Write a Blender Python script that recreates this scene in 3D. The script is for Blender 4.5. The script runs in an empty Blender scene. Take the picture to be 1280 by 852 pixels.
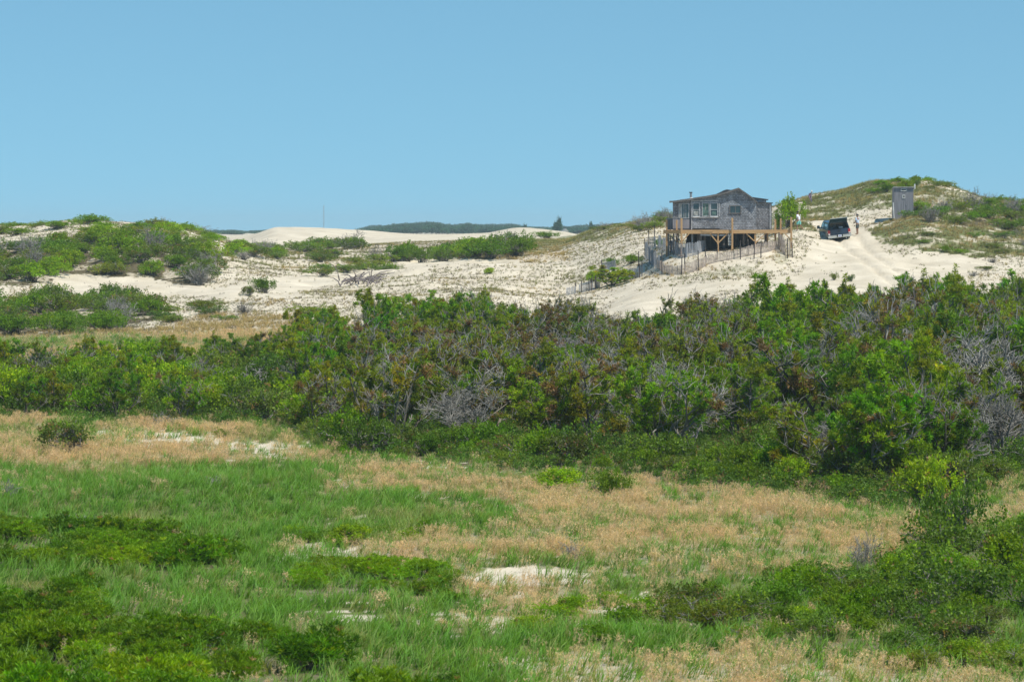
import bpy, math, random
import numpy as np
from mathutils import Vector, Matrix

random.seed(7)
RS = np.random.RandomState(11)
SC = bpy.context.scene
COL = SC.collection

# ------------------------------------------------------------------ camera
F = 4000.0          # focal length in pixels of the 1280 px wide photograph
EYE = 8.5           # height of the lens above the meadow datum
HOR = 290.0         # image row of the horizon

def P(px, row, D):
    """world point seen at (px,row) at distance D"""
    return Vector(((px - 640.0) * D / F, D, EYE + (HOR - row) * D / F))

cam_d = bpy.data.cameras.new('camera')
cam = bpy.data.objects.new('camera', cam_d)
COL.objects.link(cam)
cam.location = (0, 0, EYE)
cam.rotation_euler = (math.pi / 2, 0, 0)
cam_d.sensor_width = 36.0
cam_d.lens = 36.0 * F / 1280.0
cam_d.shift_y = -(426.0 - HOR) / 1280.0
cam_d.clip_start = 1.0
cam_d.clip_end = 20000.0
cam_d.dof.use_dof = True
cam_d.dof.focus_distance = 240.0
cam_d.dof.aperture_fstop = 5.6
SC.camera = cam

# ------------------------------------------------------------------ noise
def _hash(ix, iy, s):
    n = (ix.astype(np.int64) * 374761393 + iy.astype(np.int64) * 668265263 + s * 1442695041) & 0xffffffff
    n = ((n ^ (n >> 13)) * 1274126177) & 0xffffffff
    return ((n ^ (n >> 16)) & 0xffffff) / float(0xffffff)

def vnoise(x, y, s=0):
    x = np.asarray(x, float); y = np.asarray(y, float)
    ix = np.floor(x); iy = np.floor(y); fx = x - ix; fy = y - iy
    fx = fx * fx * (3 - 2 * fx); fy = fy * fy * (3 - 2 * fy)
    a = _hash(ix, iy, s); b = _hash(ix + 1, iy, s); c = _hash(ix, iy + 1, s); d = _hash(ix + 1, iy + 1, s)
    return (a * (1 - fx) + b * fx) * (1 - fy) + (c * (1 - fx) + d * fx) * fy

def fbm(x, y, s=0, o=4):
    t = 0; a = .5; n = 0
    for k in range(o):
        t = t + a * vnoise(x, y, s + k * 17); n += a
        x = np.asarray(x) * 2.03 + 3.1; y = np.asarray(y) * 2.03 - 1.7; a *= .5
    return t / n            # 0..1, mean .5

# ------------------------------------------------------------------ terrain profile
NEAR = [(5, 1650), (20, 1090), (35, 1011), (45, 932), (57, 828), (70, 745), (90, 649), (110, 583), (125, 545),
        (150, 499), (180, 459)]
FARR = [(900, 296.0), (1200, 295.0), (1500, 293.5), (2000, 291.5), (2600, 290.8), (4200, 290.8)]
COLS = {
 -120: [(200,433),(215,417),(230,406),(245,388),(262,366),(275,350),(290,328),(310,304),(330,292),(345,291),(380,302),(500,303)],
 0:    [(200,430),(215,413),(230,403),(245,386),(262,368),(275,350),(290,326),(310,300),(330,287),(345,286),(380,300),(500,303)],
 50:   [(200,429),(215,413),(230,403),(245,386),(262,370),(275,350),(290,325),(310,298),(330,282.5),(345,281),(380,298),(500,303)],
 100:  [(200,428),(215,412),(230,402),(245,385),(262,371),(275,350),(290,324),(310,296),(330,279.5),(345,276),(380,296),(500,303)],
 150:  [(200,427),(215,411),(230,401),(245,386),(262,371),(275,351),(290,325),(310,296),(330,282),(345,278),(380,298),(500,303)],
 200:  [(200,426),(215,409),(230,400),(245,388),(262,370),(275,352),(290,328),(310,298),(330,284),(345,281),(380,300),(500,303)],
 250:  [(200,424),(215,406),(230,396),(245,386),(262,367),(275,352),(290,334),(310,310),(330,294),(345,292),(380,304),(500,303)],
 300:  [(200,421),(215,404),(230,391),(245,380),(262,364),(275,352),(290,338),(310,323),(330,312),(350,311),(380,314),(450,309),(490,306),(520,300),(550,296.5),(580,298),(700,296)],
 350:  [(200,419),(215,402),(230,390),(245,380),(262,367),(275,357),(300,338),(330,323),(350,321),(400,313),(450,309),(480,307),(505,290),(522,284.5),(545,286),(600,295)],
 400:  [(200,418),(215,400),(230,389),(245,378),(262,366),(275,356),(300,340),(330,326),(350,321),(400,312),(450,308),(485,306),(505,291),(522,285.2),(545,287),(600,294)],
 450:  [(200,420),(215,402),(230,388),(245,376),(262,364),(275,355),(300,341),(330,329),(350,321),(400,309),(450,305),(500,301),(520,292),(535,287.5),(560,288.5),(620,293)],
 500:  [(200,425),(215,405),(230,389),(245,375),(262,362),(275,352),(300,338),(330,328),(350,319),(400,306),(450,302),(500,298),(540,292.5),(560,291.5),(620,293)],
 550:  [(200,429),(215,408),(230,391),(245,375),(262,360),(275,350),(300,333),(330,324),(350,314),(400,303),(450,300),(520,296),(600,293)],
 600:  [(200,431),(215,411),(230,393),(245,376),(262,360),(275,349),(300,330),(330,321),(350,312),(400,301),(450,299),(520,295),(620,292)],
 650:  [(200,433),(215,413),(230,395),(245,379),(262,364),(275,350),(300,329),(330,318),(350,310),(400,300),(450,298),(540,294),(600,287),(640,284),(680,288)],
 700:  [(200,434),(215,414),(230,397),(245,382),(262,367),(275,352),(300,328),(330,312),(350,306),(390,302),(450,299),(540,295),(600,290.5),(640,289),(680,291)],
 750:  [(200,435),(215,414),(230,394),(245,378),(262,358),(275,342),(300,315),(330,297),(350,288),(370,286),(420,294),(500,296)],
 800:  [(200,436),(213,414),(224,392),(235,375),(245,362),(253,352),(262,342),(275,326),(300,300),(330,281),(345,274.5),(380,284),(500,294)],
 850:  [(200,436),(213,414),(224,391),(235,371),(244,354),(251,345),(254.5,333),(258,320),(263,312),(275,306),(300,297),(330,278),(345,272),(380,284),(500,294)],
 900:  [(200,436),(213,412),(224,386),(235,364),(243,349),(250,338),(253.5,327),(257.5,314),(262,308),(270,306),(285,300),(310,288),(340,274),(380,284),(500,292)],
 950:  [(200,436),(213,411),(224,383),(235,361),(243,347),(250,334),(253.5,320),(257,310),(262,305),(270,303),(285,295),(300,286),(330,266),(350,262),(400,275)],
 1000: [(200,436),(213,410),(224,380),(235,361),(245,346),(255,323),(262,305),(270,295),(278,287.5),(288,279),(300,268),(325,252),(345,250),(400,272)],
 1050: [(200,436),(213,410),(224,379),(235,358),(245,343),(255,327),(265,311),(275,297.5),(283,290),(290,280),(305,262),(325,242),(345,240),(400,272)],
 1100: [(200,436),(213,410),(224,379),(235,359),(245,344),(254,331),(262,319),(269,304),(276,290),(285,281),(295,264),(310,242),(328,227),(345,226),(400,268)],
 1150: [(200,436),(213,410),(224,379),(235,360),(246,347),(254,337),(261,321),(268,299),(276,281),(284,271),(290,267),(300,250),(315,234),(330,226),(345,229),(400,266)],
 1200: [(200,435),(213,409),(224,379),(235,361),(246,348),(254,337),(261,321),(269,303),(278,284),(288,269),(300,256),(322,239),(340,241),(400,268)],
 1250: [(200,434),(213,408),(224,378),(235,361),(246,348),(255,335),(263,320),(272,303),(281,289),(293,273),(306,262),(325,253),(345,254),(400,270)],
 1320: [(200,433),(213,407),(224,378),(235,361),(246,349),(255,336),(264,321),(274,305),(284,292),(296,277),(310,266),(330,258),(345,258),(400,272)],
 1450: [(200,433),(213,407),(224,378),(235,361),(246,349),(255,336),(264,321),(274,305),(284,292),(296,277),(310,268),(330,262),(345,264),(400,276)],
}

def pchip(xs, ys, q):
    xs = np.array(xs, float); ys = np.array(ys, float)
    h = np.diff(xs); d = np.diff(ys) / h
    m = np.zeros_like(xs)
    for i in range(1, len(xs) - 1):
        if d[i-1] * d[i] > 0:
            w1 = 2 * h[i] + h[i-1]; w2 = h[i] + 2 * h[i-1]
            m[i] = (w1 + w2) / (w1 / d[i-1] + w2 / d[i])
    m[0] = d[0]; m[-1] = d[-1]
    k = np.clip(np.searchsorted(xs, q) - 1, 0, len(xs) - 2)
    t = (q - xs[k]) / h[k]
    t2 = t * t; t3 = t2 * t
    return ((2*t3-3*t2+1)*ys[k] + (t3-2*t2+t)*h[k]*m[k] + (-2*t3+3*t2)*ys[k+1] + (t3-t2)*h[k]*m[k+1])

DG = np.concatenate([np.arange(5, 40, 1.6), np.arange(40, 200, 0.55), np.arange(200, 360, 0.62),
                     np.geomspace(360, 3200, 125)])
PXG = np.concatenate([np.linspace(-3200, -320, 36), np.arange(-300, 1585, 4.5), np.linspace(1600, 4480, 36)])
_ck = sorted(COLS)
ROWC = []
for c in _ck:
    pts = NEAR + COLS[c] + FARR
    D = np.array([p[0] for p in pts], float); r = np.array([p[1] for p in pts], float)
    z = EYE + (HOR - r) * D / F
    ROWC.append(pchip(D, z, DG))
ROWC = np.array(ROWC)                                   # columns x D -> z
ZG = np.zeros((len(PXG), len(DG)))
pc = np.clip(PXG, _ck[0], _ck[-1])
for j in range(len(DG)):
    ZG[:, j] = pchip(np.array(_ck), ROWC[:, j], pc)
XG = (PXG[:, None] - 640) * DG[None, :] / F
YG = np.broadcast_to(DG[None, :], XG.shape)
# relief of the ground itself: hollows, hummocks, wind ridges
wd = np.clip((YG - 195) / 40, 0, 1) * np.clip((470 - YG) / 110, .12, 1) * np.clip((900 - YG) / 300, 0, 1)
ZG += wd * (fbm(XG / 8.5, YG / 12, 14, 3) - .5) * 1.1 * np.clip((800 - PXG[:, None]) / 160, 0, 1)
wm = np.clip((YG - 45) / 15, 0, 1) * (1 - wd)
ZG += wd * ((fbm(XG / 14, YG / 14, 3) - .5) * .75 + (fbm(XG / 3.2, YG / 3.2, 9, 3) - .5) * .58)
ZG += wm * ((fbm(XG / 9, YG / 9, 5) - .5) * .38 + (fbm(XG / 1.6, YG / 1.6, 6, 3) - .5) * .10)
# flatten the wheel ruts of the sand track into the slope
def track_w(x, y):
    cx = np.interp(y, [205, 235, 255, 275, 283, 300], [31.0, 29.4, 28.9, 28.6, 28.6, 28.4])
    return cx, np.abs(x - cx)
cx, dx = track_w(XG, YG)
inr = np.clip((2.6 - dx) / .8, 0, 1) * np.clip((YG - 205) / 8, 0, 1) * np.clip((292 - YG) / 6, 0, 1)
rut = np.exp(-((dx - .85) / .24) ** 2)
ZG -= inr * (rut * .24 - .07)

def idx(grid, v):
    k = np.clip(np.searchsorted(grid, v) - 1, 0, len(grid) - 2)
    return k, np.clip((v - grid[k]) / (grid[k+1] - grid[k]), 0, 1)

def HZ(x, y):
    """ground height at world x, y (arrays or numbers)"""
    x = np.asarray(x, float); y = np.asarray(y, float)
    px = 640 + x * F / y
    i, u = idx(PXG, px); j, v = idx(DG, y)
    return (ZG[i, j]*(1-u)*(1-v) + ZG[i+1, j]*u*(1-v) + ZG[i, j+1]*(1-u)*v + ZG[i+1, j+1]*u*v)

ROWG = HOR - (ZG - EYE) * F / DG[None, :]

def ground_at(px, row, dmin=0):
    """first ground point seen through pixel (px,row)"""
    i, u = idx(PXG, np.array(float(px)))
    R = ROWG[i] * (1 - u) + ROWG[i+1] * u
    m = (R <= row) & (DG >= dmin)
    k = int(np.argmax(m)) if m.any() else len(DG) - 1
    k = max(k, 1)
    t = (R[k-1] - row) / max(R[k-1] - R[k], 1e-6) if DG[k-1] >= dmin else 1
    D = DG[k-1] + (DG[k] - DG[k-1]) * min(max(t, 0), 1)
    x = (px - 640) * D / F
    return Vector((x, D, float(HZ(x, D))))

def row_of(x, y, z):
    return 640 + x * F / y, HOR - (z - EYE) * F / y

def inpoly(px, row, poly):
    px = np.asarray(px, float); row = np.asarray(row, float)
    r = np.zeros(px.shape, bool)
    n = len(poly)
    for i in range(n):
        x1, y1 = poly[i]; x2, y2 = poly[(i+1) % n]
        if y1 == y2: continue
        c = ((y1 > row) != (y2 > row)) & (px < (x2 - x1) * (row - y1) / (y2 - y1) + x1)
        r ^= c
    return r

# ------------------------------------------------------------------ ground cover map
GREEN = [
 [(-200,584),(370,580),(480,596),(440,612),(560,618),(640,628),(640,664),(560,672),(430,684),(360,705),(-200,712)],
 [(-200,700),(350,697),(470,702),(530,742),(640,765),(800,788),(880,830),(820,1200),(-600,1200)],
 [(90,520),(420,522),(400,541),(300,536),(120,533)],
 [(1180,560),(1400,560),(1400,600),(1200,600)],
 [(600,780),(900,775),(1000,800),(800,835),(650,820)],
]
TAN = [
 [(450,594),(660,604),(700,630),(520,622),(400,610)],
 [(390,649),(450,645),(480,650),(420,655)],
 [(340,676),(450,678),(520,690),(440,702),(340,694)],
 [(620,830),(760,810),(900,835),(1500,815),(1700,1200),(700,1200),(600,900)],
 [(560,775),(640,778),(620,795),(570,792)],
]
SANDP = [
 [(110,540),(230,543),(390,552),(382,557),(200,551),(115,546)],
 [(515,577),(590,575),(592,581),(530,583)],
 [(535,714),(660,709),(800,715),(740,721),(650,719),(600,724),(545,721)],
 [(585,730),(665,726),(655,733),(600,737)],
 [(405,752),(520,756),(500,763),(420,762)],
 [(560,752),(640,750),(620,770),(570,765)],
 [(880,655),(1010,655),(1000,665),(890,664)],
 [(680,764),(800,740),(870,744),(830,756),(720,772)],
 [(360,690),(450,690),(440,697),(370,698)],
]
LITTER = [   # brown leaf litter and humus under shrubs and pines
 [(-300,466),(0,466),(250,460),(330,450),(390,440),(420,440),(700,445),(800,450),(900,437),(1300,437),(1600,437),(1600,640),(1280,590),(1190,640),(1130,640),(900,612),(760,602),(640,585),(430,570),(360,530),(120,528),(0,525),(-300,520)],
 [(-200,712),(280,712),(270,690),(180,672),(80,660),(-200,645)],
 [(370,750),(575,750),(540,712),(380,705)],
 [(-200,860),(-200,740),(120,735),(330,790),(560,850),(500,900)],
 [(830,800),(1000,830),(1500,840),(1500,700),(1200,670),(1130,690),(1080,710),(900,730),(840,760)],
]
# dunes
D_LITTER = [
 [(-200,356),(40,356),(130,347),(215,353),(250,360),(268,347),(262,325),(240,305),(200,293),(120,290),(60,298),(-200,320)],
 [(-200,418),(130,420),(200,398),(150,376),(90,372),(-200,388)],
 [(485,332),(650,326),(650,313),(560,313),(485,322)],
 [(1190,284),(1400,284),(1400,262),(1210,262)],
]
D_GRASS = [
 ([(985,288),(1000,250),(1100,224),(1190,236),(1150,262),(1118,262),(1100,250),(1075,262),(1030,288)], 1.0),
 ([(1082,299),(1100,280),(1130,266),(1180,250),(1400,254),(1400,322),(1220,322),(1150,312)], 1.0),
 ([(1080,262),(1100,236),(1200,238),(1300,262),(1190,266),(1130,262)], .7),
 ([(820,345),(880,336),(960,330),(960,312),(990,312),(990,330),(940,345),(850,352)], .55),
 ([(640,306),(700,296),(760,284),(830,268),(838,282),(770,296),(700,312),(650,322)], .8),
 ([(300,405),(440,400),(560,375),(500,368),(440,388),(300,390)], .35),
 ([(560,372),(740,350),(730,338),(680,348),(600,362)], .3),
 ([(250,312),(450,318),(480,335),(420,345),(300,332)], .35),
 ([(60,300),(330,305),(270,290),(120,284)], .5),
]
D_TAN = [
 ([(-100,440),(330,432),(440,405),(330,392),(250,392),(200,412),(-100,420)], .9),
 ([(545,330),(710,326),(700,304),(640,312),(545,318)], .8),
 ([(1180,290),(1300,288),(1300,305),(1200,308)], .6),
 ([(820,350),(900,338),(890,320),(825,330)], .35),
]
D_BARE = [
 [(1022,300),(1070,300),(1082,300),(1150,365),(1190,385),(960,385),(1000,348),(1005,330)],
 [(350,375),(420,352),(600,332),(700,330),(560,322),(450,332),(310,352)],
 [(750,395),(770,365),(900,352),(1010,346),(1010,362),(900,366),(830,392)],
 [(295,312),(330,284),(470,284),(560,294),(420,308)],
 [(1120,318),(1210,318),(1240,335),(1200,350),(1130,345)],
 [(60,345),(150,345),(260,360),(330,350),(300,372),(60,368)],
]

def cover(x, y):
    """-> green, tan, litter, tuft density (0..1) at world points"""
    x = np.asarray(x, float); y = np.asarray(y, float)
    z = HZ(x, y)
    px = 640 + x * F / y; row = HOR - (z - EYE) * F / y
    dune = y > 203
    sc = 4000 / y
    wx = (fbm(x / 2.2, y / 2.2, 21, 3) - .5) * 2.2 * sc
    wy = (fbm(x / 2.0, y / 2.0, 27, 3) - .5) * np.where(dune, 9, 26)
    a = px + wx; b = row + wy
    jit = (vnoise(x * 5.1, y * 5.1, 55) - .5); a = a + jit * .5 * sc; b = b + (vnoise(x * 4.7, y * 4.7, 56) - .5) * np.where(dune, 3, 9)
    patch = fbm(x / 4.5, y / 7, 31, 4)
    patch2 = fbm(x / 1.5, y / 1.8, 37, 3)
    g = np.full(x.shape, .22) + np.clip((patch-.44)*4, 0, .6); t = .95 - np.clip((patch-.44)*4.5, 0, .75); l = np.zeros(x.shape); s = np.zeros(x.shape)
    for p in GREEN:
        m = inpoly(a, b, p); g[m] = 1.0; t[m] = .0 + (patch[m] > .64) * .08
    for p in TAN:
        m = inpoly(a, b, p); g[m] = .5; t[m] = .30 + .55*(patch[m] > .47)
    m = inpoly(a, b, [(440,592),(680,604),(1180,640),(1180,690),(1060,716),(850,718),(545,712),(520,690),(640,668),(655,630),(480,612)])
    t[m] = np.maximum(t[m], .72 + .25*(patch[m] < .55)); g[m] = np.minimum(g[m], .38)
    m &= fbm(x/5.5, y/3.2, 46, 3) > .56; t[m] = .30; g[m] = .75
    for p in LITTER:
        m = inpoly(a, b, p); l[m] = np.where(row[m] > 642, .55, 1); g[m] = np.where(row[m] > 642, .75, .3); t[m] = np.where(row[m] > 642, .03, .05)
    streak = fbm(x/2.4, y/.9, 44, 3)
    for ip, p in enumerate(SANDP):
        thr = -1 if ip == 0 else .49; dd_ = .33 if ip == 0 else .17
        m = (inpoly(a, b, p) | inpoly(a, b - .10*sc, p)) & ((patch2 < .60) | (ip == 0)) & (streak > thr); g[m] = 0.03 + (patch2[m] > .52) * .35; t[m] = .03 + (patch2[m] > .47) * .2; l[m] = 0; s[m] = 1
        m = inpoly(a, b - dd_*sc, p) & (s < .5) & (streak > thr - .05); g[m] *= .20; t[m] *= .12
    # dunes
    gd = np.zeros(x.shape); td = np.zeros(x.shape); ld = np.zeros(x.shape)
    q = np.clip((patch - .40) * 2.6, 0, 1)
    u = .20 + .42 * q + .22 * (patch2 > .55)
    for p, w in D_GRASS:
        m = inpoly(a, b, p); gd[m] = np.maximum(gd[m], w * (.55 + .45 * (patch2[m] > .42)))
    for p, w in D_TAN:
        m = inpoly(a, b, p); td[m] = np.maximum(td[m], w)
    for p in D_LITTER:
        m = inpoly(a, b, p); ld[m] = .45 + .55*(patch2[m] > .5)
    for p in D_BARE:
        m = inpoly(a, b, p); gd[m] = 0; td[m] = 0; ld[m] = 0; u[m] = .015
    cx, dx = track_w(x, y)
    m = (dx < 2.1) & (y < 292); u[m] = 0; gd[m] = 0; td[m] = 0; ld[m] = 0
    far = y > 560
    gd[far] = .4; u[far] = .2
    l = np.where(dune, ld, l); g = np.where(dune, gd, g); t = np.where(dune, td, t)
    u = np.where(dune, u, 0)
    return g, t, l, u, px, row
# ------------------------------------------------------------------ materials
def new_mat(name):
    m = bpy.data.materials.new(name); m.use_nodes = True
    nt = m.node_tree; nt.nodes.clear()
    out = nt.nodes.new('ShaderNodeOutputMaterial')
    return m, nt, out

def N(nt, t, **kw):
    n = nt.nodes.new(t)
    for k, v in kw.items():
        if k.startswith('i_'):
            n.inputs[k[2:].replace('_', ' ')].default_value = v
        else:
            setattr(n, k, v)
    return n

def solid(name, col, rough=.6, metal=0.0, var=.15, scale=8.0, stretch=(1, 1, 1), spec=.3, bump=0.0, col2=None):
    """procedural surface: base colour broken up by noise"""
    m, nt, out = new_mat(name)
    L = nt.links
    tc = N(nt, 'ShaderNodeTexCoord'); mp = N(nt, 'ShaderNodeMapping'); mp.inputs['Scale'].default_value = stretch
    no = N(nt, 'ShaderNodeTexNoise'); no.inputs['Scale'].default_value = scale; no.inputs['Detail'].default_value = 4
    L.new(tc.outputs['Object'], mp.inputs[0]); L.new(mp.outputs[0], no.inputs['Vector'])
    r = N(nt, 'ShaderNodeValToRGB')
    c2 = col2 or [min(1, c * (1 + var)) for c in col]
    r.color_ramp.elements[0].position = .35; r.color_ramp.elements[1].position = .65
    r.color_ramp.elements[0].color = [c * (1 - var) for c in col] + [1]
    r.color_ramp.elements[1].color = list(c2) + [1]
    L.new(no.outputs['Fac'], r.inputs[0])
    b = N(nt, 'ShaderNodeBsdfPrincipled')
    b.inputs['Roughness'].default_value = rough; b.inputs['Metallic'].default_value = metal
    b.inputs['Specular IOR Level'].default_value = spec
    L.new(r.outputs[0], b.inputs['Base Color'])
    if bump:
        bp = N(nt, 'ShaderNodeBump'); bp.inputs['Strength'].default_value = bump; bp.inputs['Distance'].default_value = .02
        L.new(no.outputs['Fac'], bp.inputs['Height']); L.new(bp.outputs[0], b.inputs['Normal'])
    L.new(b.outputs[0], out.inputs[0])
    return m

def plant_mat(name, trans=.42, rough=.5, spec=.3, vmin=.8, vmax=1.25, hue=.011, instancer=False):
    """colour comes from the 'col' attribute of each leaf, varied from plant to plant"""
    m, nt, out = new_mat(name)
    L = nt.links
    at = N(nt, 'ShaderNodeAttribute'); at.attribute_name = 'col'
    oi = N(nt, 'ShaderNodeObjectInfo')
    hs = N(nt, 'ShaderNodeHueSaturation')
    mv = N(nt, 'ShaderNodeMapRange'); mv.inputs['To Min'].default_value = vmin; mv.inputs['To Max'].default_value = vmax
    mh = N(nt, 'ShaderNodeMapRange'); mh.inputs['To Min'].default_value = .5 - hue; mh.inputs['To Max'].default_value = .5 + hue
    ml = N(nt, 'ShaderNodeMath', operation='MULTIPLY'); ml.inputs[1].default_value = 7.31
    fr = N(nt, 'ShaderNodeMath', operation='FRACT')
    L.new(oi.outputs['Random'], mv.inputs['Value']); L.new(oi.outputs['Random'], ml.inputs[0])
    L.new(ml.outputs[0], fr.inputs[0]); L.new(fr.outputs[0], mh.inputs['Value'])
    hs.inputs['Saturation'].default_value = 1.13 if hue > .0105 else 1.05
    L.new(mv.outputs[0], hs.inputs['Value']); L.new(mh.outputs[0], hs.inputs['Hue'])
    if instancer:
        ai = N(nt, 'ShaderNodeAttribute'); ai.attribute_type = 'INSTANCER'; ai.attribute_name = 'tone'
        mx = N(nt, 'ShaderNodeMix', data_type='RGBA')
        a2 = N(nt, 'ShaderNodeAttribute'); a2.attribute_name = 'col2'
        L.new(ai.outputs['Fac'], mx.inputs['Factor'])
        L.new(at.outputs['Color'], mx.inputs['A']); L.new(a2.outputs['Color'], mx.inputs['B'])
        L.new(mx.outputs['Result'], hs.inputs['Color'])
    else:
        L.new(at.outputs['Color'], hs.inputs['Color'])
    b = N(nt, 'ShaderNodeBsdfPrincipled'); b.inputs['Roughness'].default_value = rough
    b.inputs['Specular IOR Level'].default_value = spec
    tr = N(nt, 'ShaderNodeBsdfTranslucent'); mixs = N(nt, 'ShaderNodeMixShader'); mixs.inputs[0].default_value = trans
    tm = N(nt, 'ShaderNodeMix', data_type='RGBA', blend_type='MULTIPLY'); tm.inputs['Factor'].default_value = 1; tm.inputs['B'].default_value = (1.35, 1.25, .6, 1)
    L.new(hs.outputs[0], tm.inputs['A']); L.new(tm.outputs['Result'], tr.inputs['Color'])
    L.new(hs.outputs[0], b.inputs['Base Color'])
    L.new(b.outputs[0], mixs.inputs[1]); L.new(tr.outputs[0], mixs.inputs[2]); L.new(mixs.outputs[0], out.inputs[0])
    return m

M_leaf = plant_mat('leaf')
M_needle = plant_mat('needle', trans=.38)
M_wood = plant_mat('twig_wood', trans=0, rough=.8, spec=.1, vmin=.8, vmax=1.15, hue=.01)
M_grass = plant_mat('grass_blade', trans=.45, vmin=.85, vmax=1.15, hue=.012, instancer=True)

def shingle_mat(name, base, w=.13, h=.13):
    m, nt, out = new_mat(name); L = nt.links
    tc = N(nt, 'ShaderNodeTexCoord')
    mp = N(nt, 'ShaderNodeMapping'); mp.inputs['Rotation'].default_value = (math.pi/2, 0, 0)
    br = N(nt, 'ShaderNodeTexBrick'); br.inputs['Scale'].default_value = 1.0
    br.inputs['Brick Width'].default_value = w; br.inputs['Row Height'].default_value = h
    br.inputs['Mortar Size'].default_value = .012; br.inputs['Bias'].default_value = 0
    br.inputs['Color1'].default_value = [c * .72 for c in base] + [1]
    br.inputs['Color2'].default_value = [min(1, c * 1.32) for c in base] + [1]
    br.inputs['Mortar'].default_value = [c * .35 for c in base] + [1]
    no = N(nt, 'ShaderNodeTexNoise'); no.inputs['Scale'].default_value = 1.3; no.inputs['Detail'].default_value = 5
    n2 = N(nt, 'ShaderNodeTexNoise'); n2.inputs['Scale'].default_value = 14; n2.inputs['Detail'].default_value = 3
    L.new(tc.outputs['Object'], mp.inputs[0]); L.new(mp.outputs[0], br.inputs['Vector'])
    L.new(tc.outputs['Object'], no.inputs['Vector']); L.new(tc.outputs['Object'], n2.inputs['Vector'])
    r = N(nt, 'ShaderNodeMapRange'); r.inputs['From Min'].default_value = .3; r.inputs['From Max'].default_value = .7
    r.inputs['To Min'].default_value = .65; r.inputs['To Max'].default_value = 1.35
    L.new(no.outputs['Fac'], r.inputs['Value'])
    hv = N(nt, 'ShaderNodeHueSaturation'); L.new(br.outputs['Color'], hv.inputs['Color']); L.new(r.outputs[0], hv.inputs['Value'])
    r2 = N(nt, 'ShaderNodeValToRGB'); r2.color_ramp.elements[0].position = .62; r2.color_ramp.elements[1].position = .7
    L.new(n2.outputs['Fac'], r2.inputs[0])
    mx = N(nt, 'ShaderNodeMix', data_type='RGBA'); mx.inputs['B'].default_value = (.50, .50, .50, 1)
    L.new(r2.outputs[0], mx.inputs['Factor']); L.new(hv.outputs[0], mx.inputs['A'])
    b = N(nt, 'ShaderNodeBsdfPrincipled'); b.inputs['Roughness'].default_value = .85; b.inputs['Specular IOR Level'].default_value = .15
    bp = N(nt, 'ShaderNodeBump'); bp.inputs['Strength'].default_value = .6; bp.inputs['Distance'].default_value = .02
    L.new(br.outputs['Fac'], bp.inputs['Height']); bp.invert = True
    L.new(bp.outputs[0], b.inputs['Normal'])
    L.new(mx.outputs['Result'], b.inputs['Base Color']); L.new(b.outputs[0], out.inputs[0])
    return m

M_shingle = shingle_mat('weathered_shingle', (.255, .275, .305))
M_shingle2 = shingle_mat('darker_shingle', (.215, .22, .235))
M_roof = solid('asphalt_roof', (.075, .075, .08), .9, var=.3, scale=3, bump=.3)
M_fascia = solid('weathered_board', (.15, .14, .135), .85, var=.35, scale=6, stretch=(.3, 1, 4))
M_trim = solid('grey_white_paint', (.36, .37, .38), .7, var=.25, scale=5)
M_white = solid('white_paint', (.72, .72, .70), .6, var=.12, scale=4)
M_glass = solid('window_glass', (.035, .055, .055), .08, var=.3, scale=2.0, spec=.8)
M_curtain = solid('curtain', (.32, .33, .31), .9, var=.3, scale=5)
M_blinds = solid('green_curtain', (.10, .17, .15), .9, var=.35, scale=5)
M_lumber = solid('new_lumber', (.50, .31, .15), .75, var=.14, scale=4, stretch=(.3, 1, 3), bump=.2)
M_lumber_v = solid('post_lumber', (.47, .29, .14), .75, var=.16, scale=4, stretch=(3, 3, .4), bump=.2)
M_oldwood = solid('old_grey_wood', (.20, .18, .165), .9, var=.35, scale=5, stretch=(3, 3, .4))
M_plank = solid('grey_planks', (.23, .225, .245), .85, var=.3, scale=3.0, stretch=(9, 9, .25), bump=.4)
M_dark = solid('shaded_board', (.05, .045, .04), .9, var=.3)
M_metal = solid('galvanised_pipe', (.42, .42, .42), .45, metal=.6, var=.15)
M_slat = solid('fence_slat', (.42, .35, .30), .9, var=.22, scale=3, stretch=(20, 20, .6))
M_slatb = solid('silvered_slat', (.30, .32, .35), .9, var=.25, scale=3, stretch=(20, 20, .6))
M_post = solid('fence_post', (.07, .06, .055), .9, var=.3)
M_lattice = solid('speckled_board', (.30, .29, .27), .9, var=.9, scale=9, col2=(.55, .54, .5))
M_paint = solid('dark_blue_paint', (.012, .035, .075), .22, var=.08, scale=2, spec=.6)
M_capaint = solid('cap_paint', (.014, .045, .075), .25, var=.08, scale=2, spec=.6)
M_chrome = solid('chrome', (.62, .61, .58), .3, metal=.75, var=.08)
M_tan = solid('tan_two_tone_paint', (.36, .33, .26), .35, var=.08, scale=3, spec=.5)
M_rubber = solid('rubber', (.018, .018, .018), .85, var=.2)
M_black = solid('black_plastic', (.012, .012, .013), .5, var=.1)
M_carg = solid('car_glass', (.02, .05, .06), .05, var=.1, spec=1.0)
M_carg2 = solid('side_window', (.12, .28, .36), .05, var=.1, spec=1.0)
M_red = solid('tail_light', (.42, .02, .02), .3, var=.1, spec=.6)
M_plate = solid('plate', (.70, .74, .82), .5, var=.05)
M_plateblue = solid('plate_lettering', (.05, .08, .35), .5, var=.05)
M_skin = solid('skin', (.42, .25, .17), .6, var=.08)
M_skin2 = solid('tanned_skin', (.30, .16, .10), .6, var=.08)
M_shirt = solid('light_blue_shirt', (.55, .64, .78), .85, var=.08, scale=6)
M_whshirt = solid('white_shirt', (.74, .75, .80), .85, var=.06, scale=6)
M_shorts = solid('grey_shorts', (.085, .095, .09), .9, var=.15)
M_teal = solid('teal_shorts', (.20, .55, .50), .85, var=.15)
M_hair = solid('dark_hair', (.02, .016, .013), .8, var=.2)
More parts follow.
